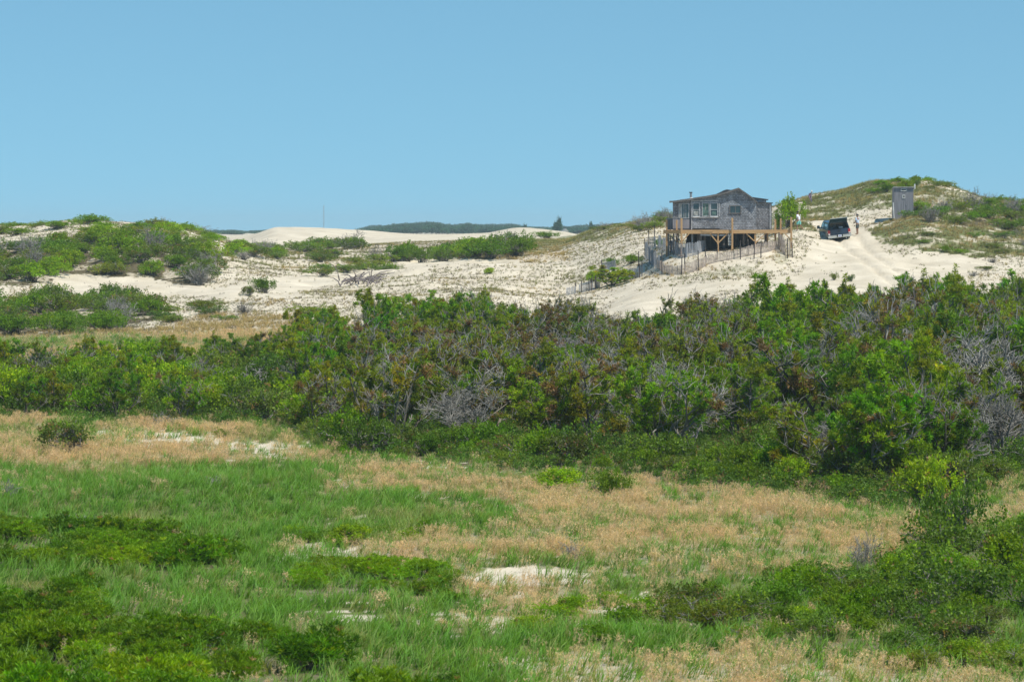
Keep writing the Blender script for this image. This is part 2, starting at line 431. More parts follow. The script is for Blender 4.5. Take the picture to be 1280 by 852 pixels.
M_cap = solid('dark_cap', (.02, .022, .035), .8, var=.2)
M_flag = solid('faded_flag', (.30, .22, .30), .9, var=.35, scale=5, col2=(.45, .32, .40))
M_drift = solid('driftwood', (.20, .17, .165), .9, var=.35, scale=5)
M_mast = solid('mast_steel', (.30, .33, .36), .6, var=.1)

# ------------------------------------------------------------------ mesh builder
class MB:
    def __init__(s): s.v = []; s.f = []
    def add(s, vs, fs):
        o = len(s.v); s.v += [tuple(v) for v in vs]; s.f += [tuple(i + o for i in f) for f in fs]; return s
    def box(s, c, size, rot=None):
        hx, hy, hz = [d / 2 for d in size]
        vs = [Vector((a * hx, b * hy, k * hz)) for k in (-1, 1) for b in (-1, 1) for a in (-1, 1)]
        if rot is not None: vs = [rot @ v for v in vs]
        c = Vector(c)
        return s.add([v + c for v in vs], [(0,2,3,1),(4,5,7,6),(0,1,5,4),(2,6,7,3),(0,4,6,2),(1,3,7,5)])
    def beam(s, a, b, w, h, up=(0, 0, 1)):
        a = Vector(a); b = Vector(b); d = (b - a); L = d.length; d.normalize()
        u = Vector(up)
        if abs(d.dot(u)) > .95: u = Vector((0, 1, 0))
        side = d.cross(u).normalized(); u2 = side.cross(d)
        vs = []
        for p in (a, b):
            for q in ((-1,-1),(1,-1),(1,1),(-1,1)):
                vs.append(p + side * q[0] * w / 2 + u2 * q[1] * h / 2)
        return s.add(vs, [(0,3,2,1),(4,5,6,7),(0,1,5,4),(1,2,6,5),(2,3,7,6),(3,0,4,7)])
    def tube(s, pts, rad, n=6, cap=True):
        pts = [Vector(p) for p in pts]
        if not hasattr(rad, '__len__'): rad = [rad] * len(pts)
        rings = []
        for i, p in enumerate(pts):
            d = (pts[min(i+1, len(pts)-1)] - pts[max(i-1, 0)]).normalized()
            u = Vector((0, 0, 1)) if abs(d.z) < .9 else Vector((1, 0, 0))
            a = d.cross(u).normalized(); b = d.cross(a)
            rings.append([p + (a * math.cos(6.2832*k/n) + b * math.sin(6.2832*k/n)) * rad[i] for k in range(n)])
        vs = [v for r in rings for v in r]; fs = []
        for i in range(len(pts)-1):
            for k in range(n):
                k2 = (k+1) % n
                fs.append((i*n+k, i*n+k2, (i+1)*n+k2, (i+1)*n+k))
        if cap:
            fs.append(tuple(range(n-1, -1, -1))); fs.append(tuple((len(pts)-1)*n + k for k in range(n)))
        return s.add(vs, fs)
    def prism(s, outline, y0, y1):
        """outline in (x,z), extruded along y"""
        n = len(outline)
        vs = [(x, y0, z) for x, z in outline] + [(x, y1, z) for x, z in outline]
        fs = [tuple(range(n)), tuple(range(2*n-1, n-1, -1))]
        for k in range(n):
            k2 = (k+1) % n
            fs.append((k2, k, n+k, n+k2))
        return s.add(vs, fs)
    def prism_x(s, outline, x0, x1):
        n = len(outline)
        vs = [(x0, y, z) for y, z in outline] + [(x1, y, z) for y, z in outline]
        fs = [tuple(range(n-1, -1, -1)), tuple(range(n, 2*n))]
        for k in range(n):
            k2 = (k+1) % n
            fs.append((k, k2, n+k2, n+k))
        return s.add(vs, fs)
    def mesh(s, name, mat, smooth=False):
        me = bpy.data.meshes.new(name); me.from_pydata(s.v, [], s.f); me.materials.append(mat)
        me.validate(); me.update()
        if smooth: me.polygons.foreach_set('use_smooth', [True] * len(me.polygons))
        return me
    def build(s, name, mat, parent=None, smooth=False, bevel=0.0):
        o = bpy.data.objects.new(name, s.mesh(name, mat, smooth)); COL.objects.link(o)
        if parent is not None: o.parent = parent
        if bevel:
            b = o.modifiers.new('bevel', 'BEVEL'); b.width = bevel; b.segments = 2; b.limit_method = 'ANGLE'
        return o

def tag(o, label, cat, group=None, kind=None):
    o['label'] = label
    if cat: o['category'] = cat
    if group: o['group'] = group
    if kind: o['kind'] = kind
    return o

def empty(name, loc, rz=0, rx=0, ry=0):
    o = bpy.data.objects.new(name, None); COL.objects.link(o)
    o.location = loc; o.rotation_euler = (rx, ry, rz); o.empty_display_size = .2
    return o

def np_mesh(name, V, Fc, mats, cols=None, cols2=None, matidx=None, smooth=False):
    """V (n,3); Fc: array (m,k) of one polygon size, or list of such arrays"""
    me = bpy.data.meshes.new(name)
    if not isinstance(Fc, list): Fc = [Fc]
    loops = np.concatenate([f.ravel() for f in Fc]).astype(np.int32)
    sizes = np.concatenate([np.full(len(f), f.shape[1]) for f in Fc]).astype(np.int32)
    starts = np.concatenate([[0], np.cumsum(sizes)[:-1]]).astype(np.int32)
    me.vertices.add(len(V)); me.vertices.foreach_set('co', np.asarray(V, np.float32).ravel())
    me.loops.add(len(loops)); me.loops.foreach_set('vertex_index', loops)
    me.polygons.add(len(sizes)); me.polygons.foreach_set('loop_start', starts)
    if matidx is not None: me.polygons.foreach_set('material_index', np.asarray(matidx, np.int32))
    for m in mats: me.materials.append(m)
    for nm, c in (('col', cols), ('col2', cols2)):
        if c is not None:
            a = me.color_attributes.new(nm, 'FLOAT_COLOR', 'POINT')
            cc = np.ones((len(V), 4), np.float32); cc[:, :3] = c
            a.data.foreach_set('color', cc.ravel())
    if smooth: me.polygons.foreach_set('use_smooth', np.ones(len(sizes), bool))
    me.update(calc_edges=True)
    return me

# ------------------------------------------------------------------ ground
def build_ground():
    nx, ny = ZG.shape
    V = np.stack([XG, YG, ZG], -1).reshape(-1, 3)
    i, j = np.meshgrid(np.arange(nx-1), np.arange(ny-1), indexing='ij')
    a = (i*ny + j).ravel()
    Fc = np.stack([a, a + ny, a + ny + 1, a + 1], 1)
    g, t, l, u, px, row = cover(XG.ravel(), YG.ravel())
    gg = np.clip(g * .85, 0, 1); tt = np.clip(t, 0, 1) * np.where(YG.ravel() > 203, .55, 1); 
    dn = YG.ravel() > 203
    gg = np.where(dn, g * .75, gg)
    cols = np.stack([gg, tt, l], 1)
    m, nt, out = new_mat('dune_ground'); L = nt.links
    at = N(nt, 'ShaderNodeAttribute'); at.attribute_name = 'col'
    sp = N(nt, 'ShaderNodeSeparateColor'); L.new(at.outputs['Color'], sp.inputs[0])
    tc = N(nt, 'ShaderNodeTexCoord')
    n1 = N(nt, 'ShaderNodeTexNoise'); n1.inputs['Scale'].default_value = .35; n1.inputs['Detail'].default_value = 8
    n2 = N(nt, 'ShaderNodeTexNoise'); n2.inputs['Scale'].default_value = 3.0; n2.inputs['Detail'].default_value = 6; n2.inputs['Roughness'].default_value = .7
    for n in (n1, n2): L.new(tc.outputs['Object'], n.inputs['Vector'])
    sand = N(nt, 'ShaderNodeValToRGB'); e = sand.color_ramp.elements
    e[0].position = .3; e[0].color = (.53, .46, .35, 1); e[1].position = .7; e[1].color = (.70, .62, .49, 1)
    L.new(n1.outputs['Fac'], sand.inputs[0])
    # small dark debris and grass bits on the sand
    v = N(nt, 'ShaderNodeTexNoise'); v.inputs['Scale'].default_value = 6.5; v.inputs['Detail'].default_value = 2
    L.new(tc.outputs['Object'], v.inputs['Vector'])
    vr = N(nt, 'ShaderNodeValToRGB'); vr.color_ramp.elements[0].position = .64; vr.color_ramp.elements[1].position = .72
    L.new(v.outputs['Fac'], vr.inputs[0])
    vm = N(nt, 'ShaderNodeMath', operation='MULTIPLY'); vm.inputs[1].default_value = .45; L.new(vr.outputs[0], vm.inputs[0])
    mxd = N(nt, 'ShaderNodeMix', data_type='RGBA'); mxd.inputs['B'].default_value = (.30, .24, .17, 1)
    L.new(vm.outputs[0], mxd.inputs['Factor']); L.new(sand.outputs[0], mxd.inputs['A'])
    def layer(prev, chan, c1, c2, thr=.5):
        r = N(nt, 'ShaderNodeValToRGB'); r.color_ramp.elements[0].color = c1; r.color_ramp.elements[1].color = c2
        r.color_ramp.elements[0].position = .35; r.color_ramp.elements[1].position = .65
        L.new(n2.outputs['Fac'], r.inputs[0])
        ad = N(nt, 'ShaderNodeMath', operation='ADD'); L.new(chan, ad.inputs[0])
        n_ = N(nt, 'ShaderNodeMath', operation='MULTIPLY_ADD'); n_.inputs[1].default_value = .9; n_.inputs[2].default_value = -.45
        L.new(n2.outputs['Fac'], n_.inputs[0]); L.new(n_.outputs[0], ad.inputs[1])
        k = N(nt, 'ShaderNodeMapRange'); k.inputs['From Min'].default_value = thr - .22; k.inputs['From Max'].default_value = thr + .22
        L.new(ad.outputs[0], k.inputs['Value'])
        mx = N(nt, 'ShaderNodeMix', data_type='RGBA'); L.new(k.outputs[0], mx.inputs['Factor'])
        L.new(prev, mx.inputs['A']); L.new(r.outputs[0], mx.inputs['B'])
        return mx.outputs['Result']
    c = layer(mxd.outputs['Result'], sp.outputs['Green'], (.27, .21, .12, 1), (.48, .38, .24, 1))
    c = layer(c, sp.outputs['Red'], (.075, .10, .03, 1), (.19, .20, .075, 1))
    c = layer(c, sp.outputs['Blue'], (.075, .065, .035, 1), (.17, .14, .085, 1))
    b = N(nt, 'ShaderNodeBsdfPrincipled'); b.inputs['Roughness'].default_value = .95; b.inputs['Specular IOR Level'].default_value = .1
    bp = N(nt, 'ShaderNodeBump'); bp.inputs['Strength'].default_value = .55; bp.inputs['Distance'].default_value = .12
    L.new(n2.outputs['Fac'], bp.inputs['Height']); L.new(bp.outputs[0], b.inputs['Normal'])
    L.new(c, b.inputs['Base Color']); L.new(b.outputs[0], out.inputs[0])
    me = np_mesh('ground', V, Fc, [m], cols=cols, smooth=True)
    o = bpy.data.objects.new('ground', me); COL.objects.link(o)
    tag(o, 'pale dune sand and meadow soil', None, kind='structure')
    if 'category' in o: del o['category']
build_ground()

# ------------------------------------------------------------------ light
SUN_EL, SUN_AZ = math.radians(58), math.radians(128)   # azimuth clockwise from the view direction
sd = Vector((math.sin(SUN_AZ) * math.cos(SUN_EL), math.cos(SUN_AZ) * math.cos(SUN_EL), math.sin(SUN_EL)))
sl = bpy.data.lights.new('sun', 'SUN'); sl.energy = 4.9; sl.angle = math.radians(.55); sl.color = (1, .945, .83)
so = bpy.data.objects.new('sun', sl); COL.objects.link(so); so.rotation_euler = sd.to_track_quat('Z', 'Y').to_euler()
so.location = (0, 100, 120)
W = bpy.data.worlds.new('World'); SC.world = W; W.use_nodes = True
wn = W.node_tree; bg = wn.nodes['Background']
sky = wn.nodes.new('ShaderNodeTexSky'); sky.sky_type = 'NISHITA'; sky.sun_disc = False
sky.sun_elevation = SUN_EL; sky.sun_rotation = SUN_AZ
sky.altitude = 0; sky.air_density = 1.0; sky.dust_density = 0.0; sky.ozone_density = 6.0
tcw = wn.nodes.new('ShaderNodeTexCoord'); lift = wn.nodes.new('ShaderNodeVectorMath'); lift.operation = 'ADD'
lift.inputs[1].default_value = (0, 0, .16)
nrm = wn.nodes.new('ShaderNodeVectorMath'); nrm.operation = 'NORMALIZE'
wn.links.new(tcw.outputs['Generated'], lift.inputs[0]); wn.links.new(lift.outputs[0], nrm.inputs[0]); wn.links.new(nrm.outputs[0], sky.inputs['Vector'])
tint = wn.nodes.new('ShaderNodeMix'); tint.data_type = 'RGBA'; tint.blend_type = 'MULTIPLY'; tint.inputs['Factor'].default_value = 1
tint.inputs['B'].default_value = (.95, 1.19, 1.0, 1)
wn.links.new(sky.outputs[0], tint.inputs['A']); wn.links.new(tint.outputs['Result'], bg.inputs['Color'])
bg.inputs['Strength'].default_value = .135
SC.view_settings.view_transform = 'Standard'; SC.view_settings.look = 'None'
SC.view_settings.exposure = 0; SC.view_settings.gamma = 1
SC.cycles.max_bounces = 5; SC.cycles.diffuse_bounces = 3; SC.cycles.glossy_bounces = 2
SC.cycles.transmission_bounces = 3; SC.cycles.transparent_max_bounces = 4; SC.cycles.volume_bounces = 0
SC.cycles.use_denoising = True
try:
    SC.cycles.denoiser = 'OPENIMAGEDENOISE'; SC.cycles.denoising_input_passes = 'RGB_ALBEDO_NORMAL'; SC.cycles.denoising_prefilter = 'ACCURATE'
except Exception:
    pass
# ================================================================== the shack
HD = 262.0; HPX = 900.0; HROW = 287.3
HS = F / HD                                   # photo pixels per metre at the front wall
hbase = P(HPX, HROW, HD)
hrot = -math.atan2(hbase.x, hbase.y)          # its front faces the camera
def hx(px): return (px - HPX) / HS
def hz(row): return (HROW - row) / HS

shack = empty('shack', hbase, hrot)
tag(shack, 'weathered grey shingled dune shack with a low gable roof, on posts above the sand', 'shack')
DEP = 6.5
# main block under the front gable
w = MB().prism([(hx(864),0),(hx(945.4),0),(hx(945.4),hz(252.3)),(hx(923.2),hz(236.6)),(hx(900),hz(243.6)),(hx(864),hz(249.6))][::1], 0, DEP)
wall = w.build('wall', M_shingle, shack)
w = MB().prism([(hx(841),0),(hx(864)-.003,0),(hx(864)-.003,hz(249.7)),(hx(841),hz(252.6))], .12, DEP-.4)
w.build('porch_wall', M_shingle2, shack)
w = MB().prism([(hx(945.4)+.003,0),(hx(964.5),0),(hx(964.5),hz(254.2)),(hx(945.4)+.003,hz(253.2))], .10, 3.2)
w.build('side_annex', M_shingle2, shack)
an = MB().prism([(hx(945)+.003,hz(253.1)),(hx(966),hz(254.1)),(hx(966),hz(253.3)),(hx(945)+.003,hz(252.2))], -.05, 3.35)
an.build('annex_roof', M_roof, shack)
# corner board of the annex, lighter
MB().box((hx(962.6), .07, hz(270.5)), (.10, .05, hz(254.5)-hz(286.5))).build('corner_board', M_trim, shack)
# rear dormer wall and its flat roof, right of the gable
MB().prism([(hx(938),hz(252)),(hx(958.5),hz(252)),(hx(958.5),hz(249.0)),(hx(938),hz(246.4))], 3.4, 5.6).build('rear_wall', M_trim, shack)
MB().prism([(hx(937),hz(246.4)),(hx(961),hz(249.6)),(hx(961),hz(248.6)),(hx(937),hz(245.2))], 3.2, 6.0).build('rear_roof', M_roof, shack)
# roof: sagging sheets, front edge proud of the wall
def roof_sheet(prof, y0, y1, th):
    up = [(hx(a), hz(b)) for a, b in prof]
    lo = [(x, z - th) for x, z in up]
    mb = MB()
    for k in range(len(up)-1):
        mb.prism([up[k], up[k+1], lo[k+1], lo[k]][::-1], y0, y1)
    return mb
lprof = [(836.8,251.2),(845,250.6),(853,249.2),(862.8,248),(872,246.4),(882.5,245),(892,243.2),(900,241.9),(908,239.6),(915,237.2),(923.2,234.6)]
rf = roof_sheet(lprof, -.28, DEP+.25, .075).build('roof', M_roof, shack)
roof_sheet([(923.2,234.6),(930,239.2),(936,243.4),(940,246.3),(946.6,251.8)], -.28, DEP+.25, .075).build('roof', M_roof, rf)
MB().prism([(hx(893),hz(243)),(hx(900),hz(239.8)),(hx(905),hz(237.2)),(hx(908.5),hz(236.3)),(hx(914),hz(236.9)),(hx(922),hz(235.4)),(hx(922),hz(243)),][::-1], 2.6, DEP+.1).build('roof_hump', M_roof, rf)
# fascia boards along the eaves
fb = MB()
pf = [(hx(a), hz(b)) for a, b in lprof]
for k in range(len(pf)-1):
    a, b = pf[k], pf[k+1]
    fb.prism([(a[0],a[1]-.02),(b[0],b[1]-.02),(b[0],b[1]-.15),(a[0],a[1]-.15)][::-1], -.31, -.285)
fb.build('fascia', M_fascia, rf)
fb = MB(); pr = [(923.2,234.6),(930,239.2),(936,243.4),(940,246.3),(946.6,251.8)]; pr = [(hx(a), hz(b)) for a, b in pr]
for k in range(len(pr)-1):
    a, b = pr[k], pr[k+1]
    fb.prism([(a[0],a[1]-.02),(b[0],b[1]-.02),(b[0],b[1]-.13),(a[0],a[1]-.13)][::-1], -.31, -.285)
fb.build('fascia', M_fascia, rf)
# board band over the windows and trim around the group
MB().box((hx(881.5), -.02, hz(250.8)), (hx(899)-hx(864), .04, .12)).build('head_board', M_trim, shack)
MB().box((hx(864.6), -.022, hz(268.5)), (.09, .044, hz(250)-hz(287))).build('corner_board', M_trim, shack)
MB().box((hx(899.2), -.02, hz(262)), (.08, .04, 1.15)).build('casing', M_trim, shack)
MB().box((hx(881.5), -.035, hz(271.6)), (hx(898.8)-hx(865), .07, .07)).build('sill_board', M_trim, shack)
def window(x0, x1, r0, r1, panes='sash', fill=None, sill=True, frame=M_trim):
    cx, cz = (hx(x0)+hx(x1))/2, (hz(r0)+hz(r1))/2; w_, h_ = hx(x1)-hx(x0), hz(r0)-hz(r1); t = .075
    f = MB()
    f.box((cx, -.03, cz+h_/2-t/2), (w_, .06, t)); f.box((cx, -.03, cz-h_/2+t/2), (w_, .06, t))
    f.box((cx-w_/2+t/2, -.03, cz), (t, .06, h_-2*t-.004)); f.box((cx+w_/2-t/2, -.03, cz), (t, .06, h_-2*t-.004))
    if panes == 'sash': f.box((cx, -.026, cz), (w_-2*t-.004, .05, .05))
    if panes == 'slider': f.box((cx, -.026, cz), (.05, .05, h_-2*t-.004))
    fo = f.build('window', frame, shack)
    MB().box((cx, -.006, cz), (w_-2*t, .01, h_-2*t)).build('pane', fill or M_glass, fo)
    if sill: MB().box((cx, -.055, cz-h_/2-.03), (w_-.05, .11, .055)).build('sill', M_white, fo)
    return fo, cx, cz, w_, h_
fo, cx, cz, w_, h_ = window(865.5, 875, 253.2, 270.8, 'sash')
MB().box((cx, -.0135, cz-h_*.25), (w_*.62, .004, h_*.34)).build('curtain', M_curtain, fo)
fo, cx, cz, w_, h_ = window(877.3, 887, 253.2, 270.8, 'none', fill=M_blinds, sill=False)
MB().box((cx-.02, -.0135, cz+.12), (.05, .004, h_*.3)).build('curtain', M_curtain, fo)
fo, cx, cz, w_, h_ = window(887.6, 897.8, 253.2, 270.8, 'sash')
MB().box((cx, -.0135, cz-h_*.25), (w_*.5, .004, h_*.26)).build('curtain', M_blinds, fo)
fo, *_ = window(911.6, 926.6, 256.6, 267.2, 'slider', sill=False, frame=M_fascia)
# sliding door with dark vertical panes in the recessed left bay
dd = MB().box((hx(855), .10, hz(263.5)), (hx(862)-hx(848.4), .04, hz(254)-hz(273))).build('door', M_trim, shack)
for a, b, mt in ((849.4,851.6,M_curtain),(852.6,854.6,M_glass),(855.4,857.0,M_glass),(857.8,860.4,M_glass)):
    MB().box((hx((a+b)/2), .075, hz(263.5)), (hx(b)-hx(a), .012, hz(255)-hz(272))).build('pane', mt, dd)
MB().box((hx(852), .085, hz(280)), (hx(863.5)-hx(841.5), .04, .75)).build('door_panel', M_plank, shack)
# dark strip painted in as the shade of the open crawl gap
MB().box((hx(882), -.02, hz(286.2)), (hx(900)-hx(864.8), .03, .10)).build('gap_shade', M_dark, shack)
# floor frame and the piers that carry the shack
ff = MB()
ff.box((hx(903), DEP/2, -.13), (hx(963)-hx(842), DEP-.3, .22))
ff.build('floor_frame', M_dark, shack)
for ppx in (846, 866, 881, 905, 930, 958):
    for yy in (.5, 3.2, 5.9):
        wp = Matrix.Rotation(hrot, 4, 'Z') @ Vector((hx(ppx), yy, 0)) + hbase
        g = float(HZ(wp.x, wp.y)) - hbase.z
        if g < -.45:
            MB().box((hx(ppx), yy, (g-.3-.24)/2), (.2, .2, -.24-(g-.3))).build('pier', M_oldwood, shack)
# added sheet set back under the front wall, underfloor shade in its dark colour
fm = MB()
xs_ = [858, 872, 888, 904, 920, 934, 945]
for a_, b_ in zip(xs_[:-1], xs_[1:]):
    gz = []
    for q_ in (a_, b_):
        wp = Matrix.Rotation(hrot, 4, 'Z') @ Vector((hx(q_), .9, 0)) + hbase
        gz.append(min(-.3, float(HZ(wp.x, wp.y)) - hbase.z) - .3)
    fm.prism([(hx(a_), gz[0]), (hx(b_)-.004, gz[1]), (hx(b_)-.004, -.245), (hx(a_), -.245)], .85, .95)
fm.build('underfloor_shade', M_dark, shack)
# stovepipe
ch = MB().tube([(hx(863.5), 1.5, hz(248.6)), (hx(863.5), 1.5, hz(239.6))], .10, 10).build('stovepipe', M_metal, shack)
MB().tube([(hx(863.3), 1.5, hz(240.8)), (hx(863.3), 1.5, hz(239.7))], .145, 10).build('pipe_cap', M_dark, ch)
MB().tube([(hx(864.2), 1.5, hz(248.8)), (hx(864.2), 1.5, hz(246.8))], [.22, .13], 10).build('flashing', M_white, ch)

# ================================================================== deck
deck = empty('deck', hbase, hrot)
tag(deck, 'unfinished deck of new yellow lumber on braced posts along the shack front', 'deck')
DY = -2.1                                          # front edge of the deck
def dpt(px, row, y):                               # local point seen at photo px,row at local depth y
    sc = F / (HD + y)
    k = (HPX - 640)
    # shift so the local x accounts for perspective
    return Vector(((px-640)/sc - k/HS * 1.0, y, (HROW-HOR)/HS - (row-HOR)/sc))
def g_local(p):
    wp = Matrix.Rotation(hrot, 4, 'Z') @ Vector((p.x, p.y, 0)) + hbase
    return float(HZ(wp.x, wp.y)) - hbase.z
a = dpt(854, 290, DY); b = dpt(991, 289.2, DY)
MB().beam(a, b, .05, .29).build('rim_beam', M_lumber, deck)
MB().beam(dpt(829, 289.6, .6), dpt(852.5, 290, DY), .05, .30).build('rim_beam', M_lumber, deck)
MB().beam(dpt(829.5, 289.6, .6)+Vector((0,.03,0)), dpt(836, 289.2, 3.0), .05, .28).build('rim_beam', M_lumber, deck)
dk = MB()
za = a.z + .10
nb = 15
for k in range(nb):
    y = DY + .04 + k * .146
    if y > -.12: break
    xl = dpt(829, 290, .6).x + (1.4 * (k*.146) / 2.5) if False else a.x - .02 - (1.45 * (k/(nb-1)))
    dk.box(((xl + b.x)/2, y + .06, za + .06), (b.x - xl, .135, .03))
dk.build('decking', M_lumber, deck)
jo = MB()
for k in range(18):
    x = a.x + .3 + k * .5
    if x > b.x - .1: break
    jo.box((x, (DY + -.05)/2 + .03, za - .095), (.045, -.05-DY-.06, .20))
jo.build('joist', M_lumber, deck)
def post(px, rtop, y, wd=.15, mt=None, ground=True, rbot=None, name='post'):
    t = dpt(px, rtop, y)
    zb = g_local(t) - .3 if ground else dpt(px, rbot, y).z
    return MB().box((t.x, y, (t.z+zb)/2), (wd, wd, t.z-zb)).build(name, mt or M_lumber_v, deck)
post(854.2, 272.8, DY-.10, .16)
post(917.6, 272.3, DY-.10, .15)
post(833, 274.5, .5); post(840.3, 274, 1.6, .13); post(846.6, 275, -.6, .13)
post(969.5, 274, -.5, .14); post(975.5, 273, .2, .13); post(991, 271.5, DY-.10, .15)
post(836, 292, -.2, .14, M_oldwood); post(843, 292, -.9, .14, M_oldwood)
post(899.6, 291.8, DY+.10, .13, M_lumber_v); post(946, 291.8, DY+.10, .14, M_lumber_v)
post(866.8, 291.8, DY+.5, .10, M_trim); post(876, 289, -.7, .28, M_oldwood)
post(960, 291.8, -.8, .12); post(978, 291.8, -.9, .12); post(930, 291.8, -.7, .12, M_oldwood)
def brace(p0, r0, p1, r1, y=DY+.10, wd=.09, mt=None):
    MB().beam(dpt(p0, r0, y), dpt(p1, r1, y), wd, .12, up=(0,1,0)).build('brace', mt or M_lumber, deck)
brace(889.6, 292, 899.2, 303.4); brace(911.2, 292, 900.2, 303.4)
brace(935, 292, 945.4, 301.8); brace(958.6, 292, 946.8, 303)
brace(863.5, 292, 855, 301.5, DY+.02); brace(846.5, 292, 853.5, 303, DY+.02, mt=M_oldwood)
brace(983, 292, 990.6, 300, DY+.02); brace(838, 293, 843, 300, -.7, mt=M_oldwood)
lp = dpt(915.4, 291.8, DY-.02); lb = dpt(915.4, 306.6, DY-.02)
MB().box((lp.x, DY-.03, (lp.z+lb.z)/2), (.42, .03, lp.z-lb.z)).build('speckled_panel', M_lattice, deck)
q0 = dpt(877.5, 293.6, DY+.15); q1 = dpt(911.5, 294.2, DY+.15)
MB().beam(q0, q1, .07, .13).build('old_beam', M_trim, deck)
MB().box(((dpt(886,288,DY).x), DY-.045, za-.02), (.9, .03, .12)).build('patch_board', M_lumber, deck)
# materials stacked on the deck's left end
bx = empty('plywood_panel', (hbase + Matrix.Rotation(hrot, 4, 'Z') @ (dpt(836.5, 287, .9))), hrot)
tag(bx, 'grey weathered panel leaning on the posts at the far left end of the deck', 'panel')
MB().box((0, 0, .48), (.55, .04, .95)).build('board', M_plank, bx)
MB().box((0, -.03, .9), (.5, .03, .07)).build('rail', M_trim, bx)

# ================================================================== sand fences
def fence(pts, label, h=1.15, mat_=None, posts=(), lean=0.0, wave=.05, seed=0, gap=.075, slat=.042, droop=0.0):
    """pts: list of (px,row) of the foot or world (x,y)"""
    R = random.Random(seed)
    W3 = []
    for p in pts:
        if len(p) == 2: W3.append(ground_at(p[0], p[1], 205))
        else: 
            x = (p[0]-640)*p[2]/F; W3.append(Vector((x, p[2], float(HZ(x, p[2])))))
    cen = W3[0].copy()
    root = empty('sand_fence', cen); tag(root, label, 'sand fence')
    mb = MB(); wires = {.18: [], .5: [], .82: []}
    for i in range(len(W3)-1):
        p, q = W3[i], W3[i+1]; L = (Vector((q.x,q.y,0))-Vector((p.x,p.y,0))).length; n = max(2, int(L/gap))
        d = (q-p); dn = Vector((d.x, d.y, 0)).normalized(); nn = Vector((-dn.y, dn.x, 0))
        for k in range(n):
            u = k/n; c = p.lerp(q, u); 
            c.z = float(HZ(c.x, c.y))
            off = nn * (wave * math.sin(i*3.1 + u*L*1.3))
            hh = h * (1 - droop * (.5+.5*math.sin(u*L*.9+i))) * R.uniform(.94, 1.04)
            tilt = dn * (R.uniform(-.05, .05) + lean) + nn * R.uniform(-.03, .03)
            foot = c + off - cen - Vector((0,0,.08)); top = foot + Vector((0,0,hh)) + tilt*hh
            mb.beam(foot, top, slat, .012, up=(nn.x, nn.y, 0))
            for f_ in wires: wires[f_].append(foot.lerp(top, f_))
    mb.build('slats', mat_ or M_slat, root)
    wmb = MB()
    for f_, ps in wires.items():
        ps = ps[::6] + [ps[-1]]
        wmb.tube(ps, .008, 3, cap=False)
    wmb.build('wire', M_oldwood, root)
    for (ppx, prow, ph) in posts:
        g = ground_at(ppx, prow, 205) - cen
        MB().tube([g + Vector((0,0,-.2)), g + Vector((R.uniform(-.04,.04), 0, ph))], .045, 6).build('post', M_post, root)
    return root
fence([(821,336),(830,342),(841,343.5),(852,343),(866,340),(874,337),(882,331.5),(897,327.5),(910,325),(925,322),(938,319.5),(952,317),(964,313.5),(975,310.5)],
      'long brown slatted sand fence winding below the front of the deck', .95, M_slat,
      [(827.5,343,1.75),(852,343.5,1.4),(856,340,1.5),(873,338.5,1.6),(881.5,331.5,1.5),(896.5,325.5,1.3),(925.5,324,1.5),(935,318,1.2),(942.5,323.5,1.4),(951,322.5,1.3)], seed=2, droop=.2, gap=.07)
fence([(973,311),(978,316),(983,320),(991,322)],
      'short end of grey sand fence below the right corner of the deck', 1.35, M_slat,
      [(974,312,1.4),(984.5,323,1.6),(990.5,322,1.2)], seed=4)
fence([(806,320),(812,326),(819,335),(826,338)],
      'silver grey sand fence turning uphill at the left end of the deck', 1.3, M_slatb,
      [(806,319,1.5)], seed=5, lean=.12, wave=.12)
fence([(809,311),(818,308),(822,310),(834,316),(845,320),(858,322),(872,318),(884,314)],
      'silver blue sand fence sagging in the shade behind the left deck posts', 1.25, M_slatb,
      [(811,311,1.7),(818,308,1.9),(838,318,1.5),(858,321,1.4)], seed=6, droop=.25, wave=.15)
fence([(752,339),(760,338),(770,336)], 'half buried grey sand fence panel beside the leafy shrub up the left slope', .85, M_slatb, [(752.5,339,1.0)], seed=7)
fence([(783,347),(791,347),(799,346.5),(803,345)], 'grey sand fence panel standing right of the bent little pine', .85, M_slatb, [(799.5,347,1.15),(802.5,345,1.3)], seed=8)
fence([(724,366),(733,364),(743,362),(750,358)], 'low grey sand fence showing above the thicket, left of the bent little pine', .8, M_slatb, [(726.5,366,1.0),(736.5,364,.95),(739,363.5,1.1),(744,362,1.15)], seed=9)
fence([(708,369),(714,368),(720,367)], 'lowest scrap of grey sand fence at the edge of the thicket', .7, M_slatb, [(719,367,.9)], seed=10)
# single stakes
for (ppx, prow, lab) in ((801,345,'dark stake standing alone just left of the long brown sand fence'),(838,300,None)):
    if lab:
        g = ground_at(ppx-3, prow-12, 205)
        o = MB().tube([(0,0,-.2),(.03,0,1.3)], .045, 6).build('stake', M_post); o.location = g
        tag(o, lab, 'stake')

